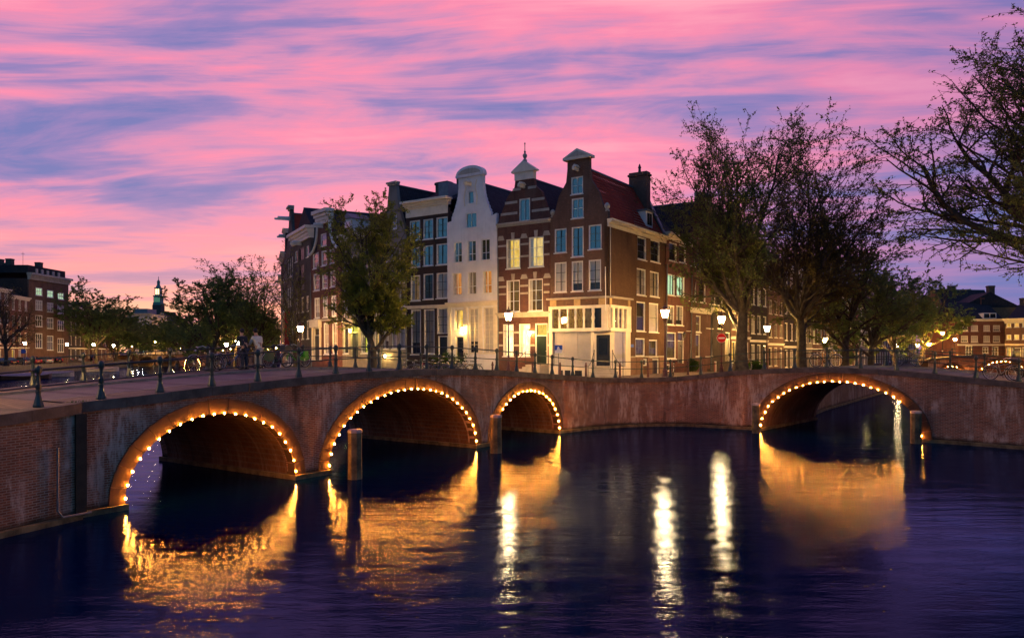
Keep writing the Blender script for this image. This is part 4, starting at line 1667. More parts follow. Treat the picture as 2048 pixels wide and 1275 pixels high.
h.front([(0, zsho), (xm - 1.45, zsho + 1.9), (xm - .88, zpk - .5), (xm - .80, zpk), (xm + .80, zpk), (xm + .88, zpk - .5), (xm + 1.45, zsho + 1.9), (w, zsho + .15)])
h.cornice(0, w, zc0, zc1, .22, 'stone', 'storey_cornice')
h.cornice(0, w, h.p(1048, 450)[1], h.p(1048, 444)[1] + .06, .16, 'stone', 'storey_cornice', 2)
pz = zpk
pd = MB().box(xm - .80, xm + .80, -.10, .3, pz, pz + .55)
pd.prism([(xm - 1.02, pz + .55), (xm + 1.02, pz + .55), (xm + 1.02, pz + .66), (xm, pz + 1.35), (xm - 1.02, pz + .66)], -.20, .32)
pdo = pd.build('pediment', M['cream_paint'], h.root)
MB().lathe([(.16, 0), (.16, .16), (.07, .22), (.17, .42), (.15, .55), (.05, .62), (.09, .75), (.03, .82), (.03, 1.25), (.06, 1.3), (.01, 1.42)], 8, (xm, .06, pz + 1.27)).build('finial', M['stone'], h.root)
h.hoist(xm, h.p(1040, 376)[1], .8, 'cream_paint')
for yy in (377, 402, 424):
    zz = h.p(1050, yy)[1]
    hw = interp([(zsho, xm), (zsho + 1.9, 1.45), (zpk - .5, .88), (zpk, .80)], zz)
    for (a, b) in ((max(0.02, xm - hw), xm - .62 if yy > 390 else xm - .3), (xm + .62 if yy > 390 else xm + .3, min(w - .02, xm + hw * .98))):
        h.band(a, b, zz - .09, zz + .09, .025, 'stone')
xs_ = [h.p(x, 500)[0] for x in (1013, 1041, 1058, 1088)]
for yy in (488, 512, 571, 586, 664, 690):
    zz = h.p(1050, yy)[1]
    if yy > 640:
        q = [h.p(x, yy)[0] for x in (1006, 1027.5, 1038, 1060.5, 1070, 1095)]
        segs = [(0.01, q[0]), (q[1], q[2]), (q[3], q[4]), (q[5], w - .01)]
    else:
        segs = [(0.01, xs_[0]), (xs_[1], xs_[2]), (xs_[3], w - .01)]
    for a, b in segs:
        if b - a > .05:
            h.band(a, b - .004, zz - .07, zz + .07, .022, 'stone')
for (x, y) in ((1027, 471), (1073, 466), (1027, 553), (1071, 549)):   # keystones
    lx, lz = h.p(x, y)
    MB().prism([(lx - .10, lz - .26), (lx + .10, lz - .26), (lx + .15, lz + .2), (lx - .15, lz + .2)], -.06, .02).build('keystone', M['stone'], h.root)
for (x, y) in ((1003, 478), (1049, 473), (1094, 467), (1003, 559), (1049, 554), (1095, 552)):
    lx, lz = h.p(x, y)
    MB().prism([(lx - .30, lz - .12), (lx + .30, lz - .12), (lx + .18, lz + .2), (lx - .18, lz + .2)], -.05, .02).build('corbel_block', M['stone'], h.root)
h.body(10, zsho, 'brick_dark')
r = h.gable_roof(zsho - .1, zpk + .25, 10, 'tile_dark', rx=xm)
h.chimney(r, w - .35, 5.5, zsho + 1.0, zpk + .9, .9, 1.6, 'brick_grey')
# stoop beside the door
x0, x1 = h.p(1068, 728)[0], h.p(1097, 728)[0]
zz0 = h.p(1082, 728)[1]
m_ = MB().box(x0, x1, -1.1, 0, -1.2, zz0)
st_ = m_.build('stoop', M['stone'], h.root)
for i in range(4):
    MB().box(x0 - .28 * (i + 1), x0 - .28 * i, -1.1, -.02, -1.2, zz0 * (1 - (i + 1) / 5)).build('step', M['stone'], st_)
MB().tube([(x0 - 1.1, -1.08, .75), (x0, -1.08, zz0 + .9), (x1, -1.08, zz0 + .9), (x1, -1.08, zz0)], .022, 6).tube([(x0, -1.08, zz0), (x0, -1.08, zz0 + .9)], .02, 6).build('handrail', M['iron'], st_)
striped = h

# ---- white neck gable house --------------------------------------------------------------------
h = House('gable_house', 'white stuccoed house with tall neck gable and rounded top', K[3], K[2], gz(*K[2]), 'white_stucco')
h.row([(939, 382, 952, 408)], 'dark', cols=1, rows=())
h.row([(934, 425, 957, 456)], 'dark', cols=2, rows=())
h.row([(910, 484, 927, 526), (937, 481, 955, 523), (964, 477, 983, 520)], cols=2, rows=(0.35,), frame=.075)
h.row([(907, 545, 926, 590), (937, 543, 955, 589), (967, 541, 986, 587)], ['lit_orange', 'lit_dim', 'lit_orange'], cols=2, rows=(0.35,), frame=.075)
h.row([(938.5, 616, 957.5, 706), (968, 615, 988, 706)], ['curtain', 'curtain'], cols=2, rows=(.18, .36, .52, .68, .84), frame=.07, fm='cream_paint', gl='pane_weak_refl')
h.row([(910.5, 619, 928, 661)], ['lit_yellow'], cols=2, rows=(.5,), frame=.07, fm='cream_paint', gl='pane_weak_refl')
a, b, z0, z1 = h.px_rect((911.5, 672, 928.5, 722))
h.door(a, b, z0, z1, 'door_black', fm='cream_paint', glazed=True)
w = h.w
xm = h.p(945, 400)[0]
zs = h.p(920, 444)[1]
zt = h.p(945, 354)[1]
nw = h.p(970, 370)[0] - xm
nl = xm - h.p(921, 370)[0]
nw = (nw + nl) / 2
left = [(0, zs - .15), (.06, zs + .05), (.45, zs + .12), (.47, zs + .45)]
steps = []
for i in range(7):
    f = i / 6
    x = lerp(.55, xm - nw - .05, 1 - (1 - f) ** 1.6)
    z = lerp(zs + .5, zs + 2.2, f)
    steps += [(x, z), (x + .01, z + .16)]
left += steps + [(xm - nw, zs + 2.5), (xm - nw, zt)]
right = [(2 * xm - x, z) for x, z in reversed(left) if 2 * xm - x < w - .1] + [(w - .02, zs + .3), (w, zs + .1)]
h.front(left + right)
arc = [(xm + (nw + .12) * math.cos(t_), zt + .18 + .62 * math.sin(t_)) for t_ in [math.pi * i / 14 for i in range(15)]]
MB().prism([(xm - nw - .12, zt), (xm + nw + .12, zt)] + arc, -.16, .32).build('curved_pediment', M['white_stucco'], h.root)
arc2 = [(xm + (nw - .12) * math.cos(t_), zt + .2 + .40 * math.sin(t_)) for t_ in [math.pi * i / 10 for i in range(11)]]
MB().prism(arc2, -.185, -.155).build('shell', M['stone'], h.root)
h.hoist(xm, h.p(936, 372)[1], .85, 'cream_paint')
for sg in (-1, 1):                              # carved frames on the neck
    MB().tube([(xm + sg * .55, -.03, h.p(945, 412)[1]), (xm + sg * .62, -.03, h.p(945, 395)[1]), (xm + sg * .45, -.03, h.p(945, 375)[1]), (xm + sg * .6, -.03, h.p(945, 362)[1])], .05, 5).build('carving', M['cream_paint'], h.root)
h.cornice(0, w, h.p(946, 613)[1], h.p(946, 603)[1], .26, 'cream_paint', 'storey_cornice')
for x in (900, 933, 962.5, 993.5):
    lx = h.p(x, 660)[0]
    lx = max(.16, min(w - .16, lx))
    MB().box(lx - .15, lx + .15, -.07, 0, h.p(945, 708)[1], h.p(946, 614)[1]).build('pilaster', M['cream_paint'], h.root)
for yy in (467, 533):
    h.band(0, w, h.p(946, yy)[1] - .05, h.p(946, yy)[1] + .05, .02, 'white_stucco')
h.body(11, zs - .1, 'brick_dark')
r = h.gable_roof(zs - .3, zs + 3.0, 11, 'tile_dark', rx=xm)
white = h

# ---- dark brick house with white entablature -------------------------------------------------
h = House('town_house', 'nearly black brick house with heavy white cornice and three sash windows a floor', K[4], K[3], gz(*K[3]), 'brick_dark')
h.row([(820, 441, 841, 481), (847, 438, 867, 478), (873, 434, 896, 475)], align=False, cols=2, rows=(.33, .66), bm='dark_trim')
h.row([(822, 494.5, 841, 534), (847, 490.5, 867, 531), (873, 487, 896, 529)], align=False, cols=2, rows=(.5,), bm='dark_trim')
h.row([(821.5, 550.5, 841, 601), (847, 547, 867, 598), (873, 545, 896, 596)], ['lit_dim', 'dark', 'curtain'], align=False, cols=2, rows=(.33, .66), bm='dark_trim')
h.row([(822, 619, 842, 708), (848, 618, 869, 707)], ['blind', 'blind'], align=False, cols=2, rows=(.25, .5, .75), bm='dark_trim')
h.row([(874, 615, 896, 667)], ['curtain'], cols=2, rows=(.33, .66), bm='dark_trim', sill=False)
a, b, z0, z1 = h.px_rect((876, 671, 895.5, 724))
h.door(a, b, z0, z1, 'door_black')
w = h.w
zc = h.p(857, 427)[1]
h.front([(0, zc + .3), (w, zc + .3)])
zt = h.p(857, 402)[1]
MB().box(0.02, w - .02, -.06, .02, zc - .15, zt - .45).build('entablature', M['cream_paint'], h.root)
h.cornice(0, w, zt - .446, zt + .10, .55, 'cream_paint')
h.cornice(0, w, h.p(857, 617)[1] + .02, h.p(857, 610)[1], .12, 'cream_paint', 'storey_cornice', 2)
h.body(11, zc, 'brick_dark')
r = h.cross_roof(zt, zt + 1.9, 9, 'tile_dark', .5)
h.chimney(r, w * .55, 4.4, zt + .6, zt + 2.8, .9, .7, 'brick_grey')
h.chimney(r, .3, 4.4, zt + .6, zt + 2.5, 1.3, .7, 'brick_grey')
MB().box(w * .55, w * .55 + 1.0, 1.2, 3.2, zt, zt + 1.6).build('dormer', M['lead'], h.root)
dark = h

# ---- grey stone house partly behind the tree --------------------------------------------------
h = House('gable_house', 'grey stuccoed house with pointed gable and slim windows beside the spring tree', K[5], K[4], gz(*K[4]), 'grey_stucco')
xsw = [(768.6, 778), (784, 794), (800, 810.6)]
for (y0, y1, bk_) in ((636, 697, 'curtain'), (580, 613, 'dark'), (536, 566, 'dark'), (494, 522, 'dark')):
    h.row([(a, y0, b, y1) for a, b in xsw], bk_, cols=1, rows=(.5,), frame=.06, bm='dark_trim')
h.row([(783, 430, 795, 458)], cols=1, rows=(.5,))
w = h.w
zs = h.p(790, 470)[1]
zt = h.p(785, 372)[1]
h.front([(0, zs), (w * .28, zs + 2.4), (w * .36, zt), (w * .64, zt), (w * .72, zs + 2.4), (w, zs)])
h.cornice(0, w, h.p(790, 628)[1] - .1, h.p(790, 624)[1] + .1, .15, 'stone', 'storey_cornice', 2)
h.cornice(w * .33, w * .67, zt, zt + .28, .2, 'stone', 'gable_cap', 2)
h.body(11, zs - .1, 'brick_grey')
r = h.gable_roof(zs - .2, zt + .1, 11, 'tile_dark')
h.chimney(r, w * .9, 5, zs + .8, zt + .6, .7, 1.0, 'brick_grey')
stone_h = h

# ---- cream stone house with the lit doorway ---------------------------------------------------
h = House('town_house', 'cream stone house with a lantern lit porch and dormer roof behind the spring tree', K[6], K[5], gz(*K[5]), 'stone_wall')
h.row([(687, 655, 697.5, 707)], 'dark', cols=1, rows=(.4,), bm='dark_trim')
h.row([(722.5, 652, 736, 706)], 'lit_green', cols=2, rows=(.33, .66), bm='dark_trim', gl='pane_weak_refl')
h.row([(749, 650, 758, 706)], 'lit_yellow', cols=1, rows=(.5,), bm='dark_trim')
a, b, z0, z1 = h.px_rect((702, 650, 717, 717))
h.door(a, b, z0, z1, 'door_green', .5, 'lit_green', fm='stone')
for (y0, y1, bks) in ((597, 636, ['dark', 'dark', 'lit_orange', 'lit_yellow']), (553, 583, 'dark'), (508, 538, 'dark')):
    h.row([(a, y0 + (735 - a) * .04, b, y1 + (735 - a) * .04) for a, b in ((688, 698), (704, 715), (723.5, 735), (747, 757))], bks, cols=2, rows=(.5,), frame=.06)
w = h.w
zt = h.p(724, 470)[1]
h.front([(0, zt), (w, zt)])
h.cornice(0, w, zt - .35, zt + .25, .45, 'cream_paint')
h.cornice(0, w, h.p(724, 642)[1], h.p(724, 638)[1] + .1, .12, 'stone', 'storey_cornice', 2)
h.body(11, zt, 'brick_grey')
r = h.cross_roof(zt + .1, zt + 3.2, 10, 'tile_dark', .3)
xd = h.p(693, 450)[0]
dd_ = MB().box(xd - .55, xd + .55, .25, 2.2, zt + .2, zt + 1.7).build('dormer', M['white_paint'], h.root)
MB().box(xd - .38, xd + .38, .22, .25, zt + .45, zt + 1.45).build('pane', M['pane_glass'], dd_)
MB().prism([(xd - .72, zt + 1.7), (xd + .72, zt + 1.7), (xd, zt + 2.2)], .1, 2.2).build('dormer_roof', M['lead'], dd_)
x0, x1 = h.p(700, 650)[0], h.p(719, 650)[0]
MB().box(x0 - .2, x1 + .2, -.7, 0, h.p(709, 645)[1], h.p(709, 639)[1]).build('porch_roof', M['stone'], h.root)
cream = h

# ---- red brown neck gable house ---------------------------------------------------------------
h = House('gable_house', 'red brown brick house with white framed windows, scrolled neck gable and hoist beam', K[7], K[6], gz(*K[6]), 'brick_red')
h.row([(644, 467, 656, 492)], cols=1, rows=(.5,))
for rr, bk_ in (([(628, 505, 640, 537), (645, 501, 656.5, 531), (661.5, 497, 671.5, 527)], 'dark'), ([(629, 547, 641, 581), (646, 544, 657, 577), (662.5, 540, 673, 573)], 'dark'),
                ([(630, 595, 641, 636), (647, 592.5, 657, 634), (664, 590, 674, 632)], 'curtain'), ([(648, 645, 658.5, 708), (665, 643, 675.5, 707)], 'blind')):
    h.row(rr, bk_, align=False, cols=2 if bk_ != 'dark' else 1, rows=(.33, .66), frame=.14)
a, b, z0, z1 = h.px_rect((628, 655, 642, 720))
h.door(a, b, z0, z1, 'door_black', .6, 'dark')
w = h.w
xm = h.p(651, 470)[0]
zs = h.p(652, 505)[1]
zt = h.p(651, 448)[1]
h.front([(0, zs), (xm - 1.5, zs + .3), (xm - 1.3, zt), (xm + 1.3, zt), (xm + 1.5, zs + .3), (w, zs)])
h.cornice(xm - 1.35, xm + 1.35, zt, zt + 1.25, .55, 'cream_paint', 'gable_cornice', 4)
for sg in (-1, 1):
    pts = []
    for i in range(12):
        f = i / 11
        pts.append((xm + sg * lerp(1.35, w / 2 - .1, f ** 1.8), -.04, lerp(zt - .1, zs + .1, 1 - (1 - f) ** 1.6)))
    MB().tube(pts, .13, 6).build('scroll', M['white_paint'], h.root)
h.hoist(xm - .2, zt - .25, 1.1, 'white_paint')
MB().box(a - .25, b + .25, -.35, .02, z1 + .02, z1 + .75).build('door_surround', M['cream_paint'], h.root)
for q in (a - .15, b + .02):
    MB().box(q, q + .15, -.16, .02, z0, z1 + .018).build('door_pilaster', M['cream_paint'], h.root)
h.cornice(0, w, h.p(652, 640)[1] - .06, h.p(652, 640)[1] + .12, .1, 'stone', 'storey_cornice', 2)
h.body(11, zs, 'brick_red')
r = h.gable_roof(zs - .1, zt + .3, 11, 'tile_dark', rx=xm)
redb = h

# ---- brick warehouse ---------------------------------------------------------------------------
h = House('warehouse', 'brown brick warehouse with a column of loading doors and arched lit windows', K[8 - 0], K[7], gz(*K[7]), 'brick_grey')
w = h.w
zt = h.p(606, 468)[1]
for y0, y1, bk_ in ((592, 622, 'lit_orange'), (640, 676, 'lit_orange')):
    h.row([(594, y0 + 6, 599, y1 + 4), (604, y0 + 2, 609, y1 + 2), (614, y0 - 2, 619, y1)], bk_, cols=1, rows=(.6,), frame=.10)
for y0, y1 in ((495, 520), (530, 556), (558, 580)):
    a, b, z0, z1 = h.px_rect((601, y0, 610, y1))
    h.door(a, b, z0, z1, 'dark_trim', fm='dark_trim')
h.row([(592, 500, 597, 522), (615, 494, 620, 516)], cols=1, rows=())
h.front([(0, zt), (w, zt)])
h.cornice(0, w, zt - .8, zt + .35, .6, 'cream_paint', 'cornice', 4)
h.body(12, zt)
r = h.gable_roof(zt, zt + 2.6, 12, 'tile_dark')
h.hoist(w / 2, zt - 1.0, 1.1)
ware = h

# ---- tall gable house with red roof -----------------------------------------------------------
h = House('gable_house', 'tall narrow gable house with hoist beam and long red tiled roof', K[9 - 1] + (K[8] - K[7]).normalized() * 0.0 + (rowK[9] - rowK[8]), K[8], gz(*K[8]), 'brick_grey')
w = h.w
zt = 17.6
for fl in range(4):
    for i in range(3):
        xa = w * (.14 + .28 * i)
        h.win(xa, xa + w * .17, 1.2 + fl * 3.1, 3.2 + fl * 3.1, cols=1, rows=(.5,), back=rnd.choice(['dark', 'curtain', 'lit_dim']))
h.front([(0, 13.6), (w * .3, 16.0), (w * .38, zt), (w * .62, zt), (w * .7, 16.0), (w, 13.6)])
h.cornice(w * .36, w * .64, zt, zt + .4, .3, 'stone', 'gable_cap', 2)
h.hoist(w / 2, 16.6, 1.6)
h.body(18, 13.5)
r = h.gable_roof(13.4, 17.3, 18, 'tile_red')
h.chimney(r, w * .2, 12, 15, 18.2, .8, 1.2)


# ---- plainer houses further along both canals, each its own thing ------------------------------
def plain_house(name, label, A, B, zb, hgt, nwin, floors, wall, roof='gable', rm='tile_dark', lit=(), fm='white_paint', trim='cream_paint', neck=False, ground=3.3, depth=10, group=None, bars=True, cols=2):
    h = House(name, label, A, B, zb, wall, 'house', group)
    w = h.w
    fh = (hgt - ground) / floors
    ww = min(1.25, w / nwin * .62)
    for f in range(floors + 1):
        z0 = 0.9 if f == 0 else ground + fh * (f - 1) + .75
        z1 = ground - .35 if f == 0 else ground + fh * f - .3
        for i in range(nwin):
            xc = w * (i + .5) / nwin
            if f == 0 and i == (nwin - 1 if nwin < 4 else 1):
                h.door(xc - .55, xc + .55, .15, z1 - .05, rnd.choice(['door_black', 'door_green', 'door_black']), .45, 'lit_dim')
                continue
            bk_ = lit[(f, i)] if isinstance(lit, dict) and (f, i) in lit else rnd.choice(['dark', 'dark', 'curtain', 'blind', 'dark', 'lit_dim'])
            h.win(xc - ww / 2, xc + ww / 2, z0, z1, back=bk_, cols=cols, rows=(.5,), fm=fm, frame=.10, bm='dark_trim' if rnd.random() < .5 else None)
    if neck:
        c = w / 2
        nn = min(1.3, w * .27)
        h.win(c - .42, c + .42, hgt + .5, hgt + 1.8, cols=2, rows=(.5,), fm=fm)
        h.front([(0, hgt), (.25, hgt + .3), (c - nn - .1, hgt + 1.3), (c - nn, hgt + 2.6), (c + nn, hgt + 2.6), (c + nn + .1, hgt + 1.3), (w - .25, hgt + .3), (w, hgt)])
        h.cornice(c - nn, c + nn, hgt + 2.6, hgt + 3.1, .35, trim, 'gable_cornice')
        h.hoist(c, hgt + 2.3, .9)
        h.body(depth, hgt)
        r = h.gable_roof(hgt - .05, hgt + 2.7, depth, rm)
    elif roof == 'gable':
        c = w / 2
        h.front([(0, hgt), (c - .5, hgt + 2.6), (c + .5, hgt + 2.6), (w, hgt)])
        h.cornice(c - .5, c + .5, hgt + 2.6, hgt + 2.9, .2, trim, 'gable_cap', 2)
        h.body(depth, hgt)
        r = h.gable_roof(hgt - .05, hgt + 2.6, depth, rm)
    else:
        h.front([(0, hgt), (w, hgt)])
        h.cornice(0, w, hgt - .45, hgt + .25, .45, trim)
        h.body(depth, hgt)
        r = h.cross_roof(hgt + .05, hgt + 2.4, depth * .9, rm, .25)
    h.chimney(r, w * rnd.choice([.12, .88]), depth * .5, hgt + .5, hgt + 3.4, .8, .9)
    h.cornice(0, w, ground - .12, ground + .12, .12, trim, 'storey_cornice', 2)
    return h


# side canal row
L_ = rowL
h1 = House('town_house', 'narrow red brick house with two lit windows next to the corner house side', L_[1], L_[2], gz(*L_[1]), 'brick_red')
h1.row([(1336.5, 485, 1352, 522), (1356, 490, 1370, 525)], align=False, cols=1, rows=(.5,), bm='dark_trim')
h1.row([(1332.5, 548, 1349, 590), (1352, 552, 1368, 592)], 'lit_cool', align=False, cols=2, rows=(), bm='dark_trim', gl='pane_weak_refl')
h1.row([(1331.5, 610, 1348, 649), (1351, 611, 1366, 650)], 'curtain', align=False, cols=2, rows=(.5,), bm='dark_trim')
h1.row([(1332, 664, 1352, 717)], 'lit_dim', cols=1, rows=(.7,))
a, b, z0, z1 = h1.px_rect((1355, 663, 1368, 726))
h1.door(a, b, z0, z1, 'door_black', .6, 'lit_dim')
h1.row([(1332, 728, 1342, 742)], cols=1, rows=(), sill=False)
zt = h1.p(1355, 483)[1]
h1.front([(0, zt), (h1.w, zt)])
h1.cornice(0, h1.w, zt - .1, zt + .45, .4, 'cream_paint')
h1.body(11, zt)
r = h1.cross_roof(zt + .3, zt + 4.2, 10, 'tile_dark', .2)
h1.chimney(r, h1.w * .9, 5, zt + 3, zt + 5.2, .8, .9)

h2 = House('gable_house', 'dark red neck gable house with tall cream timber lower front behind a street lamp', L_[2], L_[3], gz(*L_[2]), 'brick_red')
w = h2.w
h2.row([(1379, 493, 1388, 532), (1392, 500, 1402, 543), (1405, 504, 1412.5, 545)], align=False, cols=1, rows=(.5,), bm='dark_trim')
h2.row([(1377, 554, 1391, 602), (1396.5, 559, 1410, 605)], align=False, cols=1, rows=(.5,), bm='dark_trim')
h2.row([(1372, 627, 1380.5, 661), (1391, 631, 1401, 664)], 'lit_dim', align=False, cols=1, rows=(.5,), fm='cream_paint', bm='dark_trim')
h2.row([(1391, 668, 1400, 713)], 'lit_dim', cols=1, rows=(.5,), fm='cream_paint', bm='dark_trim')
a, b, z0, z1 = h2.px_rect((1374, 666, 1384, 727))
h2.door(a, b, z0, z1, 'door_black', .7, 'lit_dim')
h2.row([(1395, 457, 1403, 478)], cols=1, rows=(.5,))
zt = h2.p(1395, 487)[1]
c = w / 2
zg = h2.p(1398, 400)[1]
h2.front([(0, zt), (.2, zt + .5), (c - 1.1, zt + 1.6), (c - 1.0, zg), (c + 1.0, zg), (c + 1.1, zt + 1.6), (w - .2, zt + .5), (w, zt)])
h2.cornice(c - 1.0, c + 1.0, zg, zg + .5, .4, 'stone', 'gable_cornice')
h2.hoist(c, zg - .4, .9)
h2.cornice(0, w, h2.p(1392, 626)[1], h2.p(1392, 616)[1], .3, 'cream_paint', 'storey_cornice')
h2.body(11, zt)
h2.gable_roof(zt - .05, zg - .1, 11)

h3 = House('town_house', 'blue grey brick house with two warmly lit ground floor rooms behind the no entry sign', L_[3], L_[4], gz(*L_[3]), 'brick_dark')
w = h3.w
h3.row([(1416, 562, 1430, 608), (1433, 566, 1445, 611), (1450, 570, 1461, 613)], align=False, cols=1, rows=(.5,))
h3.row([(1417, 512, 1430, 550), (1433, 517, 1445, 553), (1450, 522, 1461, 557)], align=False, cols=1, rows=(.5,))
h3.row([(1411.5, 628, 1425, 656), (1434, 630, 1444, 657)], ['lit_yellow', 'lit_dim'], align=False, cols=2, rows=(), fm='cream_paint', bm='dark_trim', gl='pane_weak_refl')
h3.row([(1410.5, 667, 1425, 712)], ['lit_white'], cols=1, rows=(.65,), fm='cream_paint', bm='dark_trim', gl='pane_weak_refl')
a, b, z0, z1 = h3.px_rect((1450, 664, 1460, 722))
h3.door(a, b, z0, z1, 'door_green', .5, 'lit_dim')
a, b, z0, z1 = h3.px_rect((1428.5, 722, 1434, 744))
h3.door(a, b, z0, z1, 'door_red')
zt = h3.p(1438, 498)[1]
h3.win(w * .3, w * .45, zt + .5, zt + 1.8, cols=1, rows=(.5,))
h3.win(w * .55, w * .7, zt + .5, zt + 1.8, cols=1, rows=(.5,))
h3.front([(0, zt), (w * .2, zt + 1.2), (w * .25, zt + 2.9), (w * .75, zt + 2.9), (w * .8, zt + 1.2), (w, zt)])
h3.cornice(w * .25, w * .75, zt + 2.9, zt + 3.3, .3, 'stone', 'gable_cornice')
h3.cornice(0, w, h3.p(1436, 622)[1], h3.p(1436, 616)[1], .25, 'cream_paint', 'storey_cornice')
h3.body(11, zt)
h3.gable_roof(zt - .05, zt + 2.9, 11)

LSPEC = [
    ('brown brick house with tall cream framed salon windows right behind the big forked tree', 11.5, 3, 3, 'brick_brown', 'neck', {(0, 0): 'lit_yellow', (0, 1): 'lit_green'}),
    ('black brick house with three tall windows a floor next to the salon house', 12.2, 3, 3, 'brick_dark', 'flat', {}),
    ('dark brown gable house between two black brick houses on the side canal', 11.0, 3, 3, 'brick_brown', 'gable', {}),
    ('wide black brick house whose third floor glows orange between the trees', 12.6, 3, 3, 'brick_dark', 'flat', {(3, 1): 'lit_orange'}),
    ('house with cream stone bay and orange lit entrance on the side canal', 12.0, 3, 3, 'stone_wall', 'neck', {(0, 0): 'lit_orange', (0, 1): 'lit_orange'}),
    ('dark brick house with rows of lit upper windows on the side canal', 12.5, 4, 3, 'brick_red', 'flat', {(2, 1): 'lit_yellow', (2, 2): 'lit_yellow', (2, 3): 'lit_orange', (1, 0): 'lit_green'}),
    ('grey brick gable house beyond the rows of lit upper windows', 11.6, 3, 3, 'brick_grey', 'gable', {(1, 1): 'lit_dim'}),
    ('brown brick house with four orange lit windows towards the far bridge', 11.0, 4, 3, 'brick_brown', 'flat', {(1, 0): 'lit_orange', (1, 1): 'lit_orange', (2, 0): 'lit_orange', (2, 1): 'lit_yellow'}),
    ('red brick gable house past the four orange lit windows', 11.2, 3, 3, 'brick_red', 'gable', {(0, 0): 'lit_orange'}),
    ('stone fronted house deep along the side canal', 10.6, 3, 3, 'stone_wall', 'flat', {(1, 1): 'lit_orange'}),
    ('dark brick house deep along the side canal', 11.6, 4, 3, 'brick_dark', 'flat', {(1, 1): 'lit_orange', (0, 2): 'lit_yellow'}),
    ('brown gable house deep along the side canal', 11.0, 4, 3, 'brick_brown', 'gable', {(0, 1): 'lit_orange'}),
    ('red brick house deep along the side canal', 12.0, 4, 3, 'brick_red', 'flat', {(2, 1): 'lit_orange'}),
    ('grey brick house deep along the side canal', 11.4, 4, 3, 'brick_grey', 'flat', {(0, 0): 'lit_orange'}),
    ('last brown house where the side canal row ends', 11.4, 4, 3, 'brick_brown', 'flat', {(0, 0): 'lit_orange'}),
]
for i, (lab, hg, nw_, fl, wl, rf_, lt) in enumerate(LSPEC):
    if 4 + i + 1 < len(L_):
        A, B = L_[4 + i], L_[5 + i]
        plain_house('town_house', lab, A, B, gz(*A), hg, nw_, fl, wl, 'flat' if rf_ != 'gable' else 'gable', lit=lt, neck=(rf_ == 'neck'), fm='cream_paint' if i % 2 == 0 else 'white_paint', group='houses along the side canal')

# main canal row beyond the tall gable
KSPEC = [('brick_dark', 13.5, 'neck', 'dark neck gable house seen edge-on beyond the tall gable house'), ('brick_brown', 14.5, 'flat', 'brown house edge-on with boldly jutting cornice, second beyond the tall gable'),
         ('stone_wall', 12.5, 'flat', 'pale stone house edge-on, third beyond the tall gable'), ('brick_dark', 13.0, 'gable', 'dark gable house edge-on past the pale stone one'),
         ('brick_red', 14.0, 'flat', 'red brick house edge-on, two past the pale stone one'), ('brick_grey', 12.0, 'neck', 'grey brick neck gable, last but one of the bending row')]
for i, (wl, hg, rf_, lab) in enumerate(KSPEC):
    A, B = rowK[10 + i], rowK[9 + i]
    plain_house('town_house', lab, A, B, gz(*B), hg, 3, 3, wl, 'gable' if rf_ == 'gable' else 'flat', neck=rf_ == 'neck', group='houses along the bend of the main canal')
# banner
bD = rowK[9].y - 2.0
bx, by = P(574, bD)
ban = MB()
for i in range(9):
    z = -i * .45
    k = .04 * math.sin(i * 1.3)
    ban.v += [(-.26, k, z), (.26, -k + .02, z)]
ban.f = [(2 * i, 2 * i + 1, 2 * i + 3, 2 * i + 2) for i in range(8)]
rt = empty('banner', (bx, by, EYE + 81 / FPX * bD), 0, 'long narrow red banner hanging out from the tall gable house', 'banner')
ban.build('cloth', M['banner_red'], rt)
MB().tube([(-.4, 0, .05), (1.2, .3, .12)], .03, 5).build('pole', M['white_paint'], rt)

# left bank buildings
def FB(x, D):
    return Vector(P(x, D))


def big_block():
    A, B = FB(58, 157), FB(137, 171)
    h = House('office_building', 'large brown brick building with pale attic storey and three green white lit windows', A, B, 2.0, 'brick_brown', 'building')
    w = h.w
    for r_, bk_ in (((577, 593), 'lit_cool'), ((602, 622), 'curtain'), ((632, 655), 'dark'), ((668, 698), 'dark')):
        y0, y1 = r_
        h.row([(71, y0 - 2, 85, y1 - 2), (94, y0 + 3, 107, y1 + 2), (115, y0 + 8, 128, y1 + 6)], bk_, align=False, cols=3, rows=(.6,), frame=.18, bar=.12)
    zt = h.p(97, 562)[1]
    h.front([(0, zt), (w, zt)])
    h.cornice(0, w, zt - .2, h.p(97, 551)[1], .9, 'stone', 'cornice', 3)
    zr_ = h.p(97, 536)[1]
    h.body(16, zt, 'brick_dark')
    m = MB().box(.4, w - .4, .5, 15, h.p(97, 551)[1], zr_)
    rr = m.build('roof', M['tile_dark'], h.root)
    for x in (77, 88, 99, 110, 121):
        lx = h.p(x, 545)[0]
        MB().box(lx - .35, lx + .35, .3, .6, zr_ - 1.8, zr_ - .5).build('dormer', M['stone'], rr)
    for cx_, cy_, ch_ in ((3, 6, 1.6), (w * .45, 9, 1.1), (w * .8, 5, 1.8), (w * .62, 12, 2.2)):
        h.chimney(rr, cx_, cy_, zr_, zr_ + ch_, 1.1, 1.2)
    MB().tube([(w * .3, 4, zr_), (w * .3, 4, zr_ + 3.2)], .04, 4).tube([(w * .3 - .6, 4, zr_ + 2.8), (w * .3 + .6, 4, zr_ + 2.8)], .03, 4).build('aerial', M['iron'], rr)


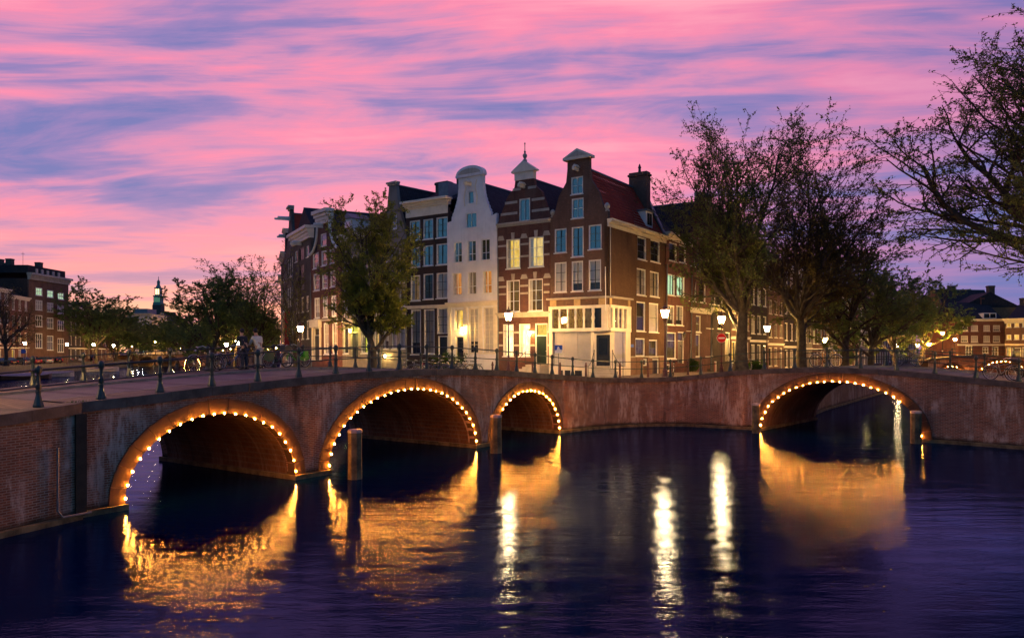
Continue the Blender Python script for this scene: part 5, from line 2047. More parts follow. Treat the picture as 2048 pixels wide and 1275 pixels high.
big_block()
plain_house('town_house', 'old brick house with bright ground floor beside the large brown building', FB(-24, 141), FB(20, 148), 2.0, 14.5, 3, 3, 'brick_brown', 'flat', lit={(0, 0): 'lit_yellow', (0, 1): 'lit_yellow'}, group='houses on the left bank')
plain_house('town_house', 'narrow brick house wedged against the large brown building', FB(20, 148), FB(58, 157), 2.0, 13.5, 3, 3, 'brick_red', 'flat', lit={(0, 0): 'lit_yellow', (1, 2): 'lit_orange'}, group='houses on the left bank')
plain_house('town_house', 'black brick house with tall lit windows just past the large brown building', FB(137, 172), FB(165, 186), 2.0, 13.0, 3, 3, 'brick_dark', 'flat', lit={(1, 0): 'lit_orange', (1, 1): 'lit_orange', (0, 0): 'lit_orange'}, group='houses on the left bank')
plain_house('town_house', 'brick house with orange lit door behind the tall left bank tree', FB(165, 186), FB(190, 200), 2.0, 12.5, 3, 3, 'brick_brown', 'gable', lit={(0, 0): 'lit_orange', (0, 1): 'lit_orange'}, group='houses on the left bank')
plain_house('town_house', 'dark roofed house partly hidden by the rounded left bank trees', FB(190, 200), FB(216, 216), 2.0, 12.5, 3, 3, 'brick_red', 'flat', lit={(0, 1): 'lit_orange'}, group='houses on the left bank')
plain_house('town_house', 'low house at the end of the left bank by the far canal bridge', FB(216, 216), FB(240, 236), 2.0, 11.0, 3, 3, 'brick_brown', 'gable', lit={(0, 0): 'lit_orange'}, group='houses on the left bank')
# floodlit pale building
h = House('corner_building', 'pale stone building bathed in golden light by the far canal bridge', FB(255, 268), FB(303, 268), 2.0, 'stone', 'building')
for fl in range(4):
    for i in range(5):
        xa = h.w * (.06 + .185 * i)
        h.win(xa, xa + h.w * .10, 1.5 + fl * 3.6, 3.9 + fl * 3.6, cols=1, rows=(.5,), back='lit_yellow' if (fl, i) in ((0, 3), (0, 4), (1, 4)) else 'lit_dim', frame=.2)
h.front([(0, 16.0), (h.w, 16.0)])
h.cornice(0, h.w, 15.6, 16.3, .5, 'stone')
h.body(12, 16, 'stone')
MB().box(1, h.w - 2.5, 2, 9, 16.2, 18.0).build('roof', M['lead'], h.root)
# far houses across the head of the canal
for i, (xa, xb, D, hg, wl) in enumerate(((305, 343, 300, 15.5, 'brick_grey'), (343, 357, 296, 13, 'stone'), (357, 392, 310, 12.0, 'brick_brown'), (392, 430, 312, 13.5, 'brick_dark'), (430, 468, 312, 12.0, 'brick_red'), (468, 506, 308, 13.5, 'brick_brown'), (506, 545, 305, 12.0, 'brick_dark'))):
    plain_house('town_house', ['broad grey house below the church tower', 'slim pale house with green lit corner under the church roof', 'brown house behind the first of the far canal trees', 'dark house behind the tallest far canal trees',
                               'red house behind the far canal trees', 'brown house at the far head of the canal behind lamps', 'dark house at the far end of the bending row'][i], FB(xa, D), FB(xb, D), 1.5, hg, 3, 3, wl, 'flat' if i % 2 else 'gable',
                lit={(0, 0): 'lit_orange', (1, 1): 'lit_orange'} if i != 1 else {(1, 0): 'lit_cool', (2, 1): 'lit_cool', (2, 0): 'lit_cool'}, group='houses at the head of the canal', cols=1)
# right: red brick house facing the far bridge and its neighbour
hr = House('town_house', 'dark red brick house with white windows and steep roof beyond the far lit bridge', FB(1917, 112), FB(2008, 112), 2.2, 'brick_red')
for ys, bk_ in (((650, 662), 'curtain'), ((671, 684), 'curtain')):
    hr.row([(1922, ys[0], 1936, ys[1]), (1942, ys[0], 1956, ys[1]), (1967, ys[0], 1980, ys[1]), (1986, ys[0], 2000, ys[1])], bk_, cols=3, rows=(.5,), frame=.10)
hr.row([(1931, 691, 1945, 715)], 'lit_dim', cols=2, rows=(.5,))
hr.row([(1965, 693, 1977, 706), (1984, 693, 1997, 714)], 'lit_dim', align=False, cols=2, rows=(.5,))
zt = hr.p(1960, 640)[1]
hr.front([(0, zt), (hr.w, zt)])
hr.cornice(0, hr.w, zt - .15, zt + .2, .3, 'cream_paint')
hr.cornice(0, hr.w, hr.p(1960, 689.5)[1] - .1, hr.p(1960, 689)[1] + .1, .06, 'white_paint', 'storey_cornice', 1)
hr.body(9, zt)
rr = hr.cross_roof(zt + .1, hr.p(1960, 601)[1], 8, 'tile_dark', .1)
hr.chimney(rr, hr.w * .86, 4, zt + 2, hr.p(1990, 591)[1], .7, .9, 'brick_red')
xd = hr.p(1982, 630)[0]
dd_ = MB().box(xd - 1.0, xd + 1.0, .3, 2, zt + .25, zt + 1.1).build('dormer', M['white_paint'], hr.root)
for k_ in (-.85, .06):
    MB().box(xd + k_, xd + k_ + .8, .27, .3, zt + .35, zt + 1.0).build('pane', M['car_glass'], dd_)
plain_house('town_house', 'brick house with many yellow lit windows at the bank edge beside the dark red house', FB(2010, 108), FB(2090, 104), 2.2, 6.8, 5, 2, 'brick_brown', 'flat', lit={(f, i): 'lit_yellow' for f in range(3) for i in range(5)}, group='houses beyond the far bridge')

plain_house('town_house', 'ochre brick gable house glowing in sodium light behind the yellow lit trunk', FB(1846, 126), FB(1882, 122), 1.7, 10.5, 3, 3, 'brick_ochre', 'gable', lit={(0, 0): 'lit_orange', (1, 1): 'lit_orange'}, group='ochre houses by the far bridge', fm='cream_paint')
plain_house('town_house', 'ochre brick house in sodium light against the dark red brick house', FB(1882, 122), FB(1916, 116), 1.7, 9.6, 3, 3, 'brick_ochre', 'flat', lit={(0, 1): 'lit_orange'}, group='ochre houses by the far bridge', fm='cream_paint')
wall_lantern('glowing lantern between the door and window of the white house', white, 929.5, 659)
wall_lantern('glowing lantern beside the green door of the striped house', striped, 1064, 666)
wall_lantern('yellow green lantern in the porch of the cream stone house', cream, 709, 661, 'green_lamp_glow', 1.0, .45)
wall_lantern('small low lamp on the plinth of the grey stuccoed house', stone_h, 776, 712, 'wall_lamp_glow', .8)
wall_lantern('dark lantern over the door of the narrow red brick house', h1, 1361, 672, 'lit_dim', 1.2)

# unseen right bank row, added for corner house window reflections and to block low sky
nU = Vector((U.y, -U.x))
for i, (s0_, s1_, hg, wl, rf_) in enumerate(((2, 13, 12.5, 'brick_brown', 'flat'), (13, 24, 13.5, 'brick_red', 'gable'), (24, 36, 12.0, 'brick_dark', 'flat'), (36, 48, 13.0, 'brick_grey', 'flat'), (48, 60, 12.0, 'brick_brown', 'gable'))):
    plain_house('town_house', ['brown brick', 'red brick gable', 'dark brick', 'grey brick', 'brown brick gable'][i] + ' house out of view on the right bank facing the side canal', CORNER + U * s1_ + nU * 37, CORNER + U * s0_ + nU * 37, 2.2, hg, 4, 3, wl, rf_, cols=1, group='unseen houses on the right bank')
for h_, x_, zt_ in ((striped, .07, 8.5), (dark, .07, 11.0), (stone_h, .07, 9.0), (redb, .07, 9.5), (ware, .08, 10.5), (h1, .08, 8.4), (h2, .08, 8.0), (h3, .08, 7.4)):
    MB().tube([(x_, -.07, zt_), (x_, -.07, 0.1)], .045, 6).build('down_pipe', M['lead'], h_.root)
# old houses lean a little towards the water and against each other
for h_, lx_, ly_ in ((striped, .5, .15), (white, .7, -.2), (dark, .35, .1), (stone_h, .5, 0), (cream, .3, -.1), (redb, .8, .2), (ware, .5, -.15), (h1, .5, .1), (h2, .7, -.2), (h3, .4, .15)):
    h_.root.rotation_euler = (R(lx_), R(ly_), h_.root.rotation_euler.z)
# ------------------------------------------------------------------ street lamps
def lamp_proto():
    r = empty('street_lamp')
    MB().lathe([(.20, 0), (.20, .10), (.17, .14), (.15, .42), (.17, .46), (.12, .54), (.10, .62), (.085, .90), (.11, .94), (.075, 1.0), (.060, 1.5), (.055, 2.6), (.07, 2.64), (.045, 2.72), (.038, 3.45), (.07, 3.50), (.03, 3.56)], 10).build('post', M['lamp_red'], r)
    m = MB().tube([(-.30, 0, 3.0), (.30, 0, 3.0)], .018, 5).sphere((-.30, 0, 3.0), .035, 6, 4).sphere((.30, 0, 3.0), .035, 6, 4)
    m.build('ladder_bar', M['lamp_red'], r)
    m = MB()
    for k in range(4):
        a = math.pi / 4 + k * math.pi / 2
        c, s = math.cos(a), math.sin(a)
        m.tube([(c * .03, s * .03, 3.46), (c * .13, s * .13, 3.56), (c * .10, s * .10, 3.68), (c * .165, s * .165, 3.74)], .014, 4)
    m.build('cradle', M['lamp_red'], r)
    MB().lathe([(.15, 3.755), (.265, 4.19)], 6).build('lantern_glass', M['lantern_glow'], r)
    m = MB()
    for k in range(6):
        a = 2 * math.pi * k / 6
        c, s = math.cos(a), math.sin(a)
        m.tube([(c * .156, s * .156, 3.745), (c * .272, s * .272, 4.20)], .008, 4)
    m.lathe([(.15, 3.73), (.165, 3.75), (.15, 3.753)], 6)
    m.build('lantern_frame', M['lamp_red'], r)
    m = MB().lathe([(.275, 4.20), (.285, 4.22), (.20, 4.27), (.16, 4.31), (.15, 4.40), (.17, 4.42), (.06, 4.48), (.03, 4.56), (.045, 4.60), (.01, 4.66)], 12)
    for k in range(6):
        a = 2 * math.pi * k / 6
        m.sphere((math.cos(a) * .26, math.sin(a) * .26, 4.27), .04, 5, 3)
    m.build('crown', M['lamp_red'], r)
    return r


LAMPS = [(1017, 50, 'red crowned street lamp before the lit shop windows of the striped house'),
         (1330, 46.5, 'red crowned street lamp at the far corner of the corner house'),
         (1443, 55, 'red crowned street lamp carrying the no entry sign'),
         (1534, 68, 'street lamp between the two big forked trees'),
         (1650, 83, 'street lamp behind the yellow bicycle on the single arched bridge'),
         (1740, 104, 'street lamp beyond the second big tree on the side canal'),
         (1793, 116, 'street lamp before the orange lit windows on the side canal'),
         (1835, 106, 'street lamp beside the yellow lit tree trunk'),
         (601, 64, 'street lamp before the brick warehouse on the main canal'),
         (475, 88, 'street lamp left of the person in black'),
         (453, 116, 'street lamp below the far canal trees'),
         (50, 138, 'street lamp by the blue parking plate on the left bank'),
         (134, 152, 'street lamp before the black brick house on the left bank'),
         (187, 164, 'street lamp beside the tall left bank tree'),
         (227, 186, 'street lamp among the rounded left bank trees'),
         (265, 222, 'street lamp near the far canal bridge'),
         (311, 238, 'street lamp on the far canal bridge')]
lp = None


def bank_z(x, y):
    return gz(x, y)


for i, (px, D, lab) in enumerate(LAMPS):
    x, y = P(px, D)
    o = lamp_proto() if lp is None else copy_tree(lp)
    lp = lp or o
    z = gz(x, y) if px > 560 else gzb(y)
    if 440 < px < 560:
        z = 1.6
    if px == 311:
        z = 3.6
    o.location = (x, y, z)
    o.rotation_euler = (0, 0, rnd.random())
    tag(o, lab, 'street lamp', 'crowned street lamps')
    if D > 80:
        s_ = 1.0
x, y = wld1(-4.3, 5.6)
o = copy_tree(lp)
o.location = (x, y, zd1(-4.3))
tag(o, 'street lamp on the approach road of the three arched bridge', 'street lamp', 'crowned street lamps')


o = copy_tree(lp)
x, y = 27.5, 33.5
o.location = (x, y, gz(x, y))
tag(o, 'street lamp on the bank beyond the single arched bridge', 'street lamp', 'crowned street lamps')


def sodium(label, px, D, z, z0=1.6):
    x, y = P(px, D)
    r = empty('street_lamp', (x, y, z0), 0, label, 'street lamp', 'sodium street lamps')
    MB().lathe([(.12, 0), (.09, .6), (.05, 1.0), (.04, z - z0 - .3)], 8).build('post', M['iron'], r)
    MB().sphere((0, 0, z - z0), .20, 8, 6).build('lamp_globe', M['sodium_glow'], r)
    MB().lathe([(.22, z - z0 + .08), (.06, z - z0 + .26)], 8).build('cap', M['iron'], r)


sodium('orange sodium lamp hanging highest before the ochre houses', 1885, 100, 7.0)
sodium('orange sodium lamp close to the dark red brick house', 1910, 104, 6.2)
sodium('pale globe lamp at the foot of the ochre houses', 1858, 108, 5.6)
sodium('orange sodium lamp below the church tower', 324, 262, 6.2, 2.0)
for i_, (px_, D_) in enumerate(((384, 250), (402, 262), (418, 246), (438, 258), (505, 200), (528, 170))):
    sodium(['sodium lamp over the lit arch of the far canal bridge', 'sodium lamp behind the far canal bridge trees', 'sodium lamp past the lit arch of the far bridge', 'sodium lamp before the dark house at the canal head',
            'sodium lamp behind the person in white', 'sodium lamp on the quay of the bending row'][i_], px_, D_, 5.2 + .25 * (i_ % 3))

for i_, (px_, D_, z_) in enumerate(((346, 240, 5.0), (361, 262, 5.6), (371, 270, 5.2), (395, 282, 5.6), (411, 275, 5.1), (428, 270, 5.5), (446, 262, 5.0), (462, 240, 5.3), (535, 150, 5.0), (552, 130, 5.3), (290, 246, 5.2), (150, 196, 5.0))):
    sodium('sodium lamp ' + ['left of the lit arch of the distant bridge', 'before the brown house by the church', 'under the round tree beside the church', 'before the dark house behind the far trees', 'beyond the lit arch of the distant bridge', 'past the red house behind the far trees',
                             'under the broad teal green tree', 'between the two tallest far trees', 'by the slim pointed tree', 'close to the edge-on houses', 'before the pale floodlit building', 'behind the parked cars and the black brick house'][i_], px_, D_, z_)

# ------------------------------------------------------------------ signs and bollards
x, y = P(1443, 54.7)
r = empty('road_sign', (x, y, 5.5), 0, 'round red no entry sign with white bar on the lamp post', 'road sign')
def disc(rad, y0, th, n=24):
    return MB().prism([(rad * math.cos(2 * math.pi * i / n), rad * math.sin(2 * math.pi * i / n)) for i in range(n)], y0, y0 + th)
disc(.34, -.004, .02).build('rim', M['sign_white'], r)
disc(.325, -.010, .005).build('disc', M['sign_red'], r)
MB().box(-.23, .23, -.016, -.0105, -.055, .055).build('bar', M['sign_white'], r)
MB().bar((0, .02, 0), (0, .28, 0), .05).build('clamp', M['iron'], r)
x, y = P(1117, 47.3)
zg = gz(x, y)
r = empty('road_sign', (x, y, zg), R(4), 'square blue and white pedestrian sign on a slim pole before the shop', 'road sign')
MB().tube([(0, .03, 0), (0, .03, 2.05)], .025, 6).build('pole', M['lead'], r)
MB().box(-.24, .24, -.015, .005, 1.55, 2.05).build('plate', M['sign_blue'], r)
MB().prism([(-.235, 1.555), (.235, 1.555), (.235, 1.74), (.08, 1.80), (.05, 1.90), (-.02, 1.98), (-.09, 1.88), (-.10, 1.76), (-.235, 1.72)], -.021, -.0155).build('pictogram', M['sign_white'], r)
x, y = P(47, 137.5)
r = empty('road_sign', (x, y, 2.0), 0, 'blue parking plate under a street lamp on the left bank', 'road sign')
MB().tube([(0, .03, 0), (0, .03, 3.0)], .04, 6).build('pole', M['lead'], r)
MB().box(-.4, .4, -.02, .01, 2.2, 3.0).build('plate', M['sign_blue'], r)
BOL = MB().lathe([(.10, 0), (.10, .08), (.075, .12), (.065, .70), (.085, .73), (.085, .78), (.06, .84), (.05, .95), (.01, .98)], 8).mesh('bollard', M['lamp_red'])
for i, (px, D) in enumerate(((1120, 47.6), (1172, 47.8), (1240, 48.2), (1296, 49), (1376, 53.5), (1405, 56), (1065, 49), (985, 50.5))):
    x, y = P(px, D)
    o = inst(BOL, 'bollard', None, (x, y, gz(x, y)))
    tag(o, 'short red brown iron bollard ' + ['below the blue and white pedestrian sign', 'between the pedestrian sign and the shop steps', 'on the far side of the shop steps', 'before the cellar door of the corner house',
                                              'before the narrow red brick house', 'before the blue grey brick house', 'before the green door of the striped house', 'before the tall windows of the white house'][i], 'bollard', 'bollards along the corner street')

# ------------------------------------------------------------------ trees
class TreeGen:
    def __init__(s, seed, leaf_size=.2):
        s.r = random.Random(seed)
        s.wood = MB()
        s.leaf = MB()
        s.ls = leaf_size
        s.lim = None

    def rv(s):
        r = s.r
        while True:
            v = Vector((r.uniform(-1, 1), r.uniform(-1, 1), r.uniform(-1, 1)))
            if .05 < v.length < 1:
                return v.normalized()

    def branch(s, p, d, L, rad, lvl, spec):
        r = s.r
        sp_ = spec[lvl]
        n = sp_['n']
        pts, rads = [p.copy()], [rad]
        for i in range(n):
            d = (d + s.rv() * sp_['jit'] + Vector((0, 0, sp_['up']))).normalized()
            p = p + d * (L / n)
            pts.append(p.copy())
            rads.append(max(.010, rad * (1 - (1 - sp_['tap']) * (i + 1) / n)))
        s.wood.tube(pts, rads, sp_['sides'], cap=False)
        if lvl + 1 < len(spec):
            k = sp_['kids']
            for j in range(k):
                f = lerp(sp_['from'], 1.0, (j + r.random() * .8) / k)
                q = min(n - 1, int(f * n))
                t = f * n - q
                a = pts[q].lerp(pts[q + 1], min(1, t))
                dd = (pts[q + 1] - pts[q]).normalized()
                side = s.rv()
                side = (side - dd * side.dot(dd))
                if side.length < .05:
                    continue
                side.normalize()
                ang = R(r.uniform(*sp_['ang']))
                nd = dd * math.cos(ang) + side * math.sin(ang)
                s.branch(a, nd, L * r.uniform(*sp_['len']) * (1.1 - .45 * f), max(.011, rads[q] * sp_['rk']), lvl + 1, spec)
        if sp_.get('leaves'):
            for _ in range(sp_['leaves']):
                if r.random() > s.dens:
                    continue
                q = r.randrange(n)
                c = pts[q].lerp(pts[q + 1], r.random()) + s.rv() * r.uniform(.02, .16)
                a = s.rv() * s.ls * r.uniform(.55, 1.1)
                b = s.rv()
                b = (b - a.normalized() * b.dot(a.normalized())) * s.ls * r.uniform(.30, .55)
                o = len(s.leaf.v)
                s.leaf.v += [tuple(c - a * .5), tuple(c + b * .5 + a * .05), tuple(c + a * .5), tuple(c - b * .5 + a * .05)]
                s.leaf.f.append((o, o + 1, o + 2, o + 3))


def tree(label, px, D, h, spread, seed, leaf='leaf_green', dens=1.0, fork=.27, limbs=5, zb=None, bark='bark', tr=.35, lean=(0, 0), kids=(6, 5, 4), leaves=12, ls=.2, up=.10, group='street trees along the canals', lowang=62, xy=None, shear=0.0):
    x, y = xy or P(px, D)
    z = gz(x, y) if zb is None else zb
    r = empty('tree', (x, y, z - .05), 0, label, 'tree', group)
    g = TreeGen(seed, ls)
    g.dens = dens
    rr = g.r
    # trunk
    th = h * fork
    pts, rads = [], []
    for i in range(7):
        f = i / 6
        pts.append(Vector((lean[0] * f * th + .06 * math.sin(3 * f + seed), lean[1] * f * th + .05 * math.cos(2 * f + seed), f * th)))
        rads.append(tr * (1.0 + .55 * (1 - f) ** 6 - .18 * f))
    g.wood.tube(pts, rads, 10, cap=False)
    top = pts[-1]
    crown = h - th
    spec = [dict(n=6, jit=.24, up=up, tap=.30, sides=7, kids=kids[0], ang=(28, 58), len=(.42, .66), rk=.55, **{'from': .22}),
            dict(n=5, jit=.22, up=up * .7, tap=.30, sides=5, kids=kids[1], ang=(25, 60), len=(.42, .62), rk=.55, **{'from': .18}),
            dict(n=4, jit=.26, up=.05, tap=.35, sides=3, kids=kids[2], ang=(25, 65), len=(.45, .65), rk=.6, leaves=max(2, leaves // 3), **{'from': .15}),
            dict(n=3, jit=.30, up=.03, tap=.5, sides=3, leaves=leaves)]
    for i in range(limbs):
        az = 2.4 * i + rr.uniform(-.35, .35)
        ang = R(lerp(4, lowang, (i / (limbs - 1)) ** 1.15) + rr.uniform(-5, 5))
        d_ = Vector((math.cos(az) * math.sin(ang), math.sin(az) * math.sin(ang), math.cos(ang)))
        # limb length so that the crown fills an ellipsoid of the given spread and height
        ln = 1.0 / math.sqrt((math.sin(ang) / spread) ** 2 + (math.cos(ang) / crown) ** 2)
        st = top if i < limbs - 1 else pts[4]
        g.branch(st - Vector((0, 0, tr * .3)), d_, ln * rr.uniform(.72, .88), tr * rr.uniform(.42, .62), 0, spec)
    # bring the grown crown to the height and spread of the real tree, leaning with the limbs
    zs_ = sorted(v_[2] for v_ in g.wood.v)
    zk = h / zs_[-1]
    cx_ = sum(v_[0] for v_ in g.leaf.v) / max(1, len(g.leaf.v))
    cy_ = sum(v_[1] for v_ in g.leaf.v) / max(1, len(g.leaf.v))
    rs_ = sorted(math.hypot(v_[0] - cx_, v_[1] - cy_) for v_ in g.leaf.v)
    rk = spread / rs_[int(len(rs_) * .95)]

    def fit(m):
        out_ = []
        for a, b, c in m.v:
            f = smooth01((c - th * .5) / th)
            k = lerp(1.0, rk, f)
            kz = lerp(1.0, zk, smooth01(c / (th * 2)))
            out_.append(((a - cx_ * f) * k + shear * max(0, c - th), (b - cy_ * f) * k, c * kz))
        m.v = out_
    fit(g.wood)
    fit(g.leaf)
    g.wood.build('trunk', M[bark], r, smooth=True)
    g.leaf.build('crown', M[leaf], r)
    return r


tree('young spring tree with thin green leaves standing before the cream stone house', 745, 52, 13.2, 3.1, 6, 'leaf_spring', 1.0, .20, 9, tr=.25, kids=(9, 7, 5), leaves=17, ls=.20, up=.14, lowang=52)
tree('great forked tree with thick lit trunk on the side canal near the no entry sign', 1482, 53, 20.4, 5.6, 12, 'leaf_dusk', 1.0, .22, 12, tr=.44, kids=(10, 7, 5), leaves=9, ls=.25, lowang=54, shear=-.13)
tree('second great tree on the side canal, with reddish crown, beyond the forked one', 1602, 66, 24.0, 6.6, 25, 'leaf_russet', 1.0, .21, 12, tr=.42, kids=(10, 7, 5), leaves=9, ls=.28, lowang=54, shear=.12)
tree('side canal tree third after the great reddish one, before the cream bay house', 1690, 78, 16.5, 6.2, 31, 'leaf_dusk', 1.0, .24, 8, tr=.38, kids=(8, 6, 5), leaves=10, ls=.30)
tree('dense side canal tree before the rows of lit windows', 1742, 92, 15.5, 6.0, 47, 'leaf_green', 1.0, .24, 8, tr=.38, kids=(8, 6, 5), leaves=10, ls=.34)
tree('side canal tree in front of the house with four orange windows', 1790, 104, 15.0, 6.0, 53, 'leaf_dusk', 1.0, .24, 7, tr=.34, kids=(8, 6, 4), leaves=11, ls=.38)
tree('tree with yellow lit trunk by the ochre houses', 1842, 110, 14.5, 6.0, 67, 'leaf_green', .9, .26, 7, tr=.36, kids=(8, 6, 4), leaves=11, ls=.38)
tree('huge dusk tree on the right bank whose branches hang over the water', 2125, 45, 26.0, 9.2, 71, 'leaf_dusk', 1.0, .30, 13, zb=2.6, tr=.50, kids=(10, 7, 5), leaves=11, ls=.22, up=.10, lowang=70, bark='bark_dark')
tree('slender nearly bare tree with lit trunk before the tall gable house', 590, 73, 14.0, 3.2, 83, 'leaf_spring', .3, .22, 6, tr=.22, kids=(7, 5, 3), leaves=8, ls=.2, up=.22, lowang=34)
tree('broad teal green tree left of the person in black across the canal', 425, 112, 15.5, 7.2, 97, 'leaf_green', 1.0, .22, 8, zb=1.6, tr=.34, kids=(8, 6, 5), leaves=13, ls=.36, lowang=56)
tree('tall sparse topped tree behind the two people', 470, 118, 18.5, 5.4, 101, 'leaf_green', .8, .22, 7, zb=1.6, tr=.32, kids=(8, 6, 4), leaves=11, ls=.34, up=.2, lowang=44)
tree('slim pointed tree right of the person in white', 513, 108, 17.0, 4.4, 103, 'leaf_green', .9, .2, 7, zb=1.6, tr=.28, kids=(8, 6, 4), leaves=11, ls=.32, up=.22, lowang=38)
tree('low leafy tree filling the gap below the tall sparse topped tree', 492, 140, 12.0, 8.0, 107, 'leaf_green', 1.0, .2, 8, zb=1.6, tr=.3, kids=(8, 6, 4), leaves=13, ls=.44)
tree('low round tree beside the church body', 378, 205, 13.5, 11.0, 109, 'leaf_green', 1.0, .18, 9, zb=1.6, tr=.35, kids=(8, 6, 4), leaves=13, ls=.6)
tree('dark tree in front of the church roof', 330, 245, 14.0, 7.5, 113, 'leaf_dusk', 1.0, .18, 8, zb=2.0, tr=.35, kids=(8, 6, 4), leaves=12, ls=.6)
tree('tall left bank tree with wispy top past the large brown building', 193, 168, 19.5, 7.5, 127, 'leaf_green', 1.0, .2, 8, zb=2.0, tr=.36, kids=(8, 6, 4), leaves=12, ls=.45, up=.16, lowang=54)
tree('first rounded green tree on the left bank', 232, 196, 14.5, 9.0, 131, 'leaf_green', 1.0, .18, 9, zb=2.0, tr=.36, kids=(8, 6, 4), leaves=14, ls=.55)
tree('second rounded green tree on the left bank, nearer the pale building', 262, 226, 13.0, 8.0, 137, 'leaf_green', 1.0, .18, 9, zb=2.0, tr=.36, kids=(8, 6, 4), leaves=13, ls=.6)
tree('bare branched tree before the old left bank house', 12, 132, 14.5, 7.0, 139, 'leaf_russet', .2, .26, 7, zb=2.0, tr=.32, kids=(8, 6, 4), leaves=9, ls=.3, bark='bark_dark')


def bush(label, px, D, w, h, seed):
    x, y = P(px, D)
    r = empty('shrub', (x, y, gz(x, y)), 0, label, 'shrub')
    g = TreeGen(seed, .16)
    g.dens = 1
    spec = [dict(n=4, jit=.2, up=.1, tap=.4, sides=4, kids=6, ang=(20, 60), len=(.4, .7), rk=.6, leaves=10, **{'from': .1}), dict(n=3, jit=.3, up=.02, tap=.5, sides=3, leaves=16)]
    for i in range(26):
        a = g.r.uniform(0, 6.28)
        q = g.r.uniform(0, w / 2)
        g.branch(Vector((math.cos(a) * q, math.sin(a) * q * .5, .05)), Vector((math.cos(a) * .35, math.sin(a) * .35, 1)).normalized(), h * g.r.uniform(.6, .95), .02, 0, spec)
    g.wood.build('stem', M['bark'], r)
    g.leaf.build('foliage', M['leaf_hedge'], r)


bush('dense green shrub growing beside the door of the black brick house', 897, 55.5, 1.9, 1.55, 3)
bush('low shrub by the foot of the big forked tree', 1510, 56, 2.0, .9, 8)
bush('potted evergreen at the steps of the neck gable house by the street lamp', 1382, 62, .9, 1.0, 9)

# grass tufts on the coping
tf = MB()
for i in range(40):
    x, y = wld1(-1.15 + rnd.uniform(-.22, .22), .05 + rnd.uniform(-.1, .1))
    z = zd1(-1.15) + .07
    a = Vector((rnd.uniform(-.04, .04), rnd.uniform(-.04, .04), rnd.uniform(.03, .09)))
    o = len(tf.v)
    tf.v += [(x - .006, y, z), (x + .006, y, z), (x + a.x, y + a.y, z + a.z)]
    tf.f.append((o, o + 1, o + 2))
tag(tf.build('grass', M['leaf_hedge']), 'tuft of grass growing on the bridge coping', 'grass', kind='stuff')

# ------------------------------------------------------------------ bicycles
def bike_proto():
    r = empty('bicycle')
    def ring(rad, tube, n=22, k=5, cx=0, cz=0):
        pts = [(cx + rad * math.cos(2 * math.pi * i / n), 0, cz + rad * math.sin(2 * math.pi * i / n)) for i in range(n)]
        return MB().tube(pts, tube, k, closed=True)
    for cx in (-.54, .54):
        w = ring(.335, .022, 22, 5, cx, .36).build('wheel', M['tyre'], r)
        m = ring(.305, .010, 22, 4, cx, .36)
        m.build('rim', M['chrome'], w)
        s = MB()
        for i in range(12):
            a = 2 * math.pi * i / 12
            s.tube([(cx, .02 * (-1) ** i, .36), (cx + .3 * math.cos(a), 0, .36 + .3 * math.sin(a))], .0035, 3, cap=False)
        s.lathe([(.03, -.04), (.03, .04)], 6, (cx, 0, .36))
        s.build('spokes', M['chrome'], w)
        a0 = [math.pi * .15 + i * math.pi * .8 / 10 for i in range(11)]
        MB().tube([(cx + .375 * math.cos(a), 0, .36 + .375 * math.sin(a)) for a in a0], .014, 4).build('mudguard', M['chrome'], r)
    f = MB()
    bb, st, hd, hb = (-.08, 0, .30), (-.20, 0, .80), (.36, 0, .86), (.40, 0, .66)
    f.tube([bb, st], .018, 6).tube([bb, hb], .020, 6).tube([(-.17, 0, .70), (.37, 0, .80)], .016, 6)
    f.tube([bb, (-.54, .04, .36)], .012, 5).tube([bb, (-.54, -.04, .36)], .012, 5).tube([st, (-.54, .04, .36)], .010, 5).tube([st, (-.54, -.04, .36)], .010, 5)
    f.tube([(.335, 0, .95), (.41, 0, .62), (.54, .045, .36)], .016, 5).tube([(.41, 0, .62), (.54, -.045, .36)], .014, 5)
    f.build('frame', M['bike_black'], r)
    MB().tube([(-.20, 0, .80), (-.225, 0, .93)], .013, 5).build('seat_post', M['chrome'], r)
    MB().hexa([(-.36, -.09, .92), (.0, -.02, .94), (.0, .02, .94), (-.36, .09, .92), (-.37, -.10, .99), (.01, -.025, .98), (.01, .025, .98), (-.37, .10, .99)]).build('saddle', M['saddle'], r)
    MB().tube([(.14, .28, 1.02), (.27, .25, 1.08), (.33, .06, 1.05), (.33, -.06, 1.05), (.27, -.25, 1.08), (.14, -.28, 1.02)], .013, 5).build('handlebar', M['chrome'], r)
    m = MB().tube([(-.30, .07, .77), (-.80, .07, .77), (-.80, -.07, .77), (-.30, -.07, .77)], .009, 4).tube([(-.72, .07, .77), (-.55, .05, .37)], .007, 4).tube([(-.72, -.07, .77), (-.55, -.05, .37)], .007, 4)
    m.build('rack', M['bike_black'], r)
    m = MB().lathe([(.10, -.01), (.10, .01)], 12)
    for v_ in range(len(m.v)):
        xx, yy, zz_ = m.v[v_]
        m.v[v_] = (xx - .08, zz_ + .05, yy + .30)
    m.bar((-.08, .07, .30), (-.02, .07, .14), .015).bar((-.08, -.07, .30), (-.14, -.07, .46), .015).box(-.05, .03, .07, .15, .12, .14).box(-.18, -.10, -.15, -.07, .45, .47)
    m.build('crank', M['iron'], r)
    MB().sphere((.46, 0, .90), .045, 6, 4).build('head_lamp', M['chrome'], r)
    return r


bp = bike_proto()
first = [True]


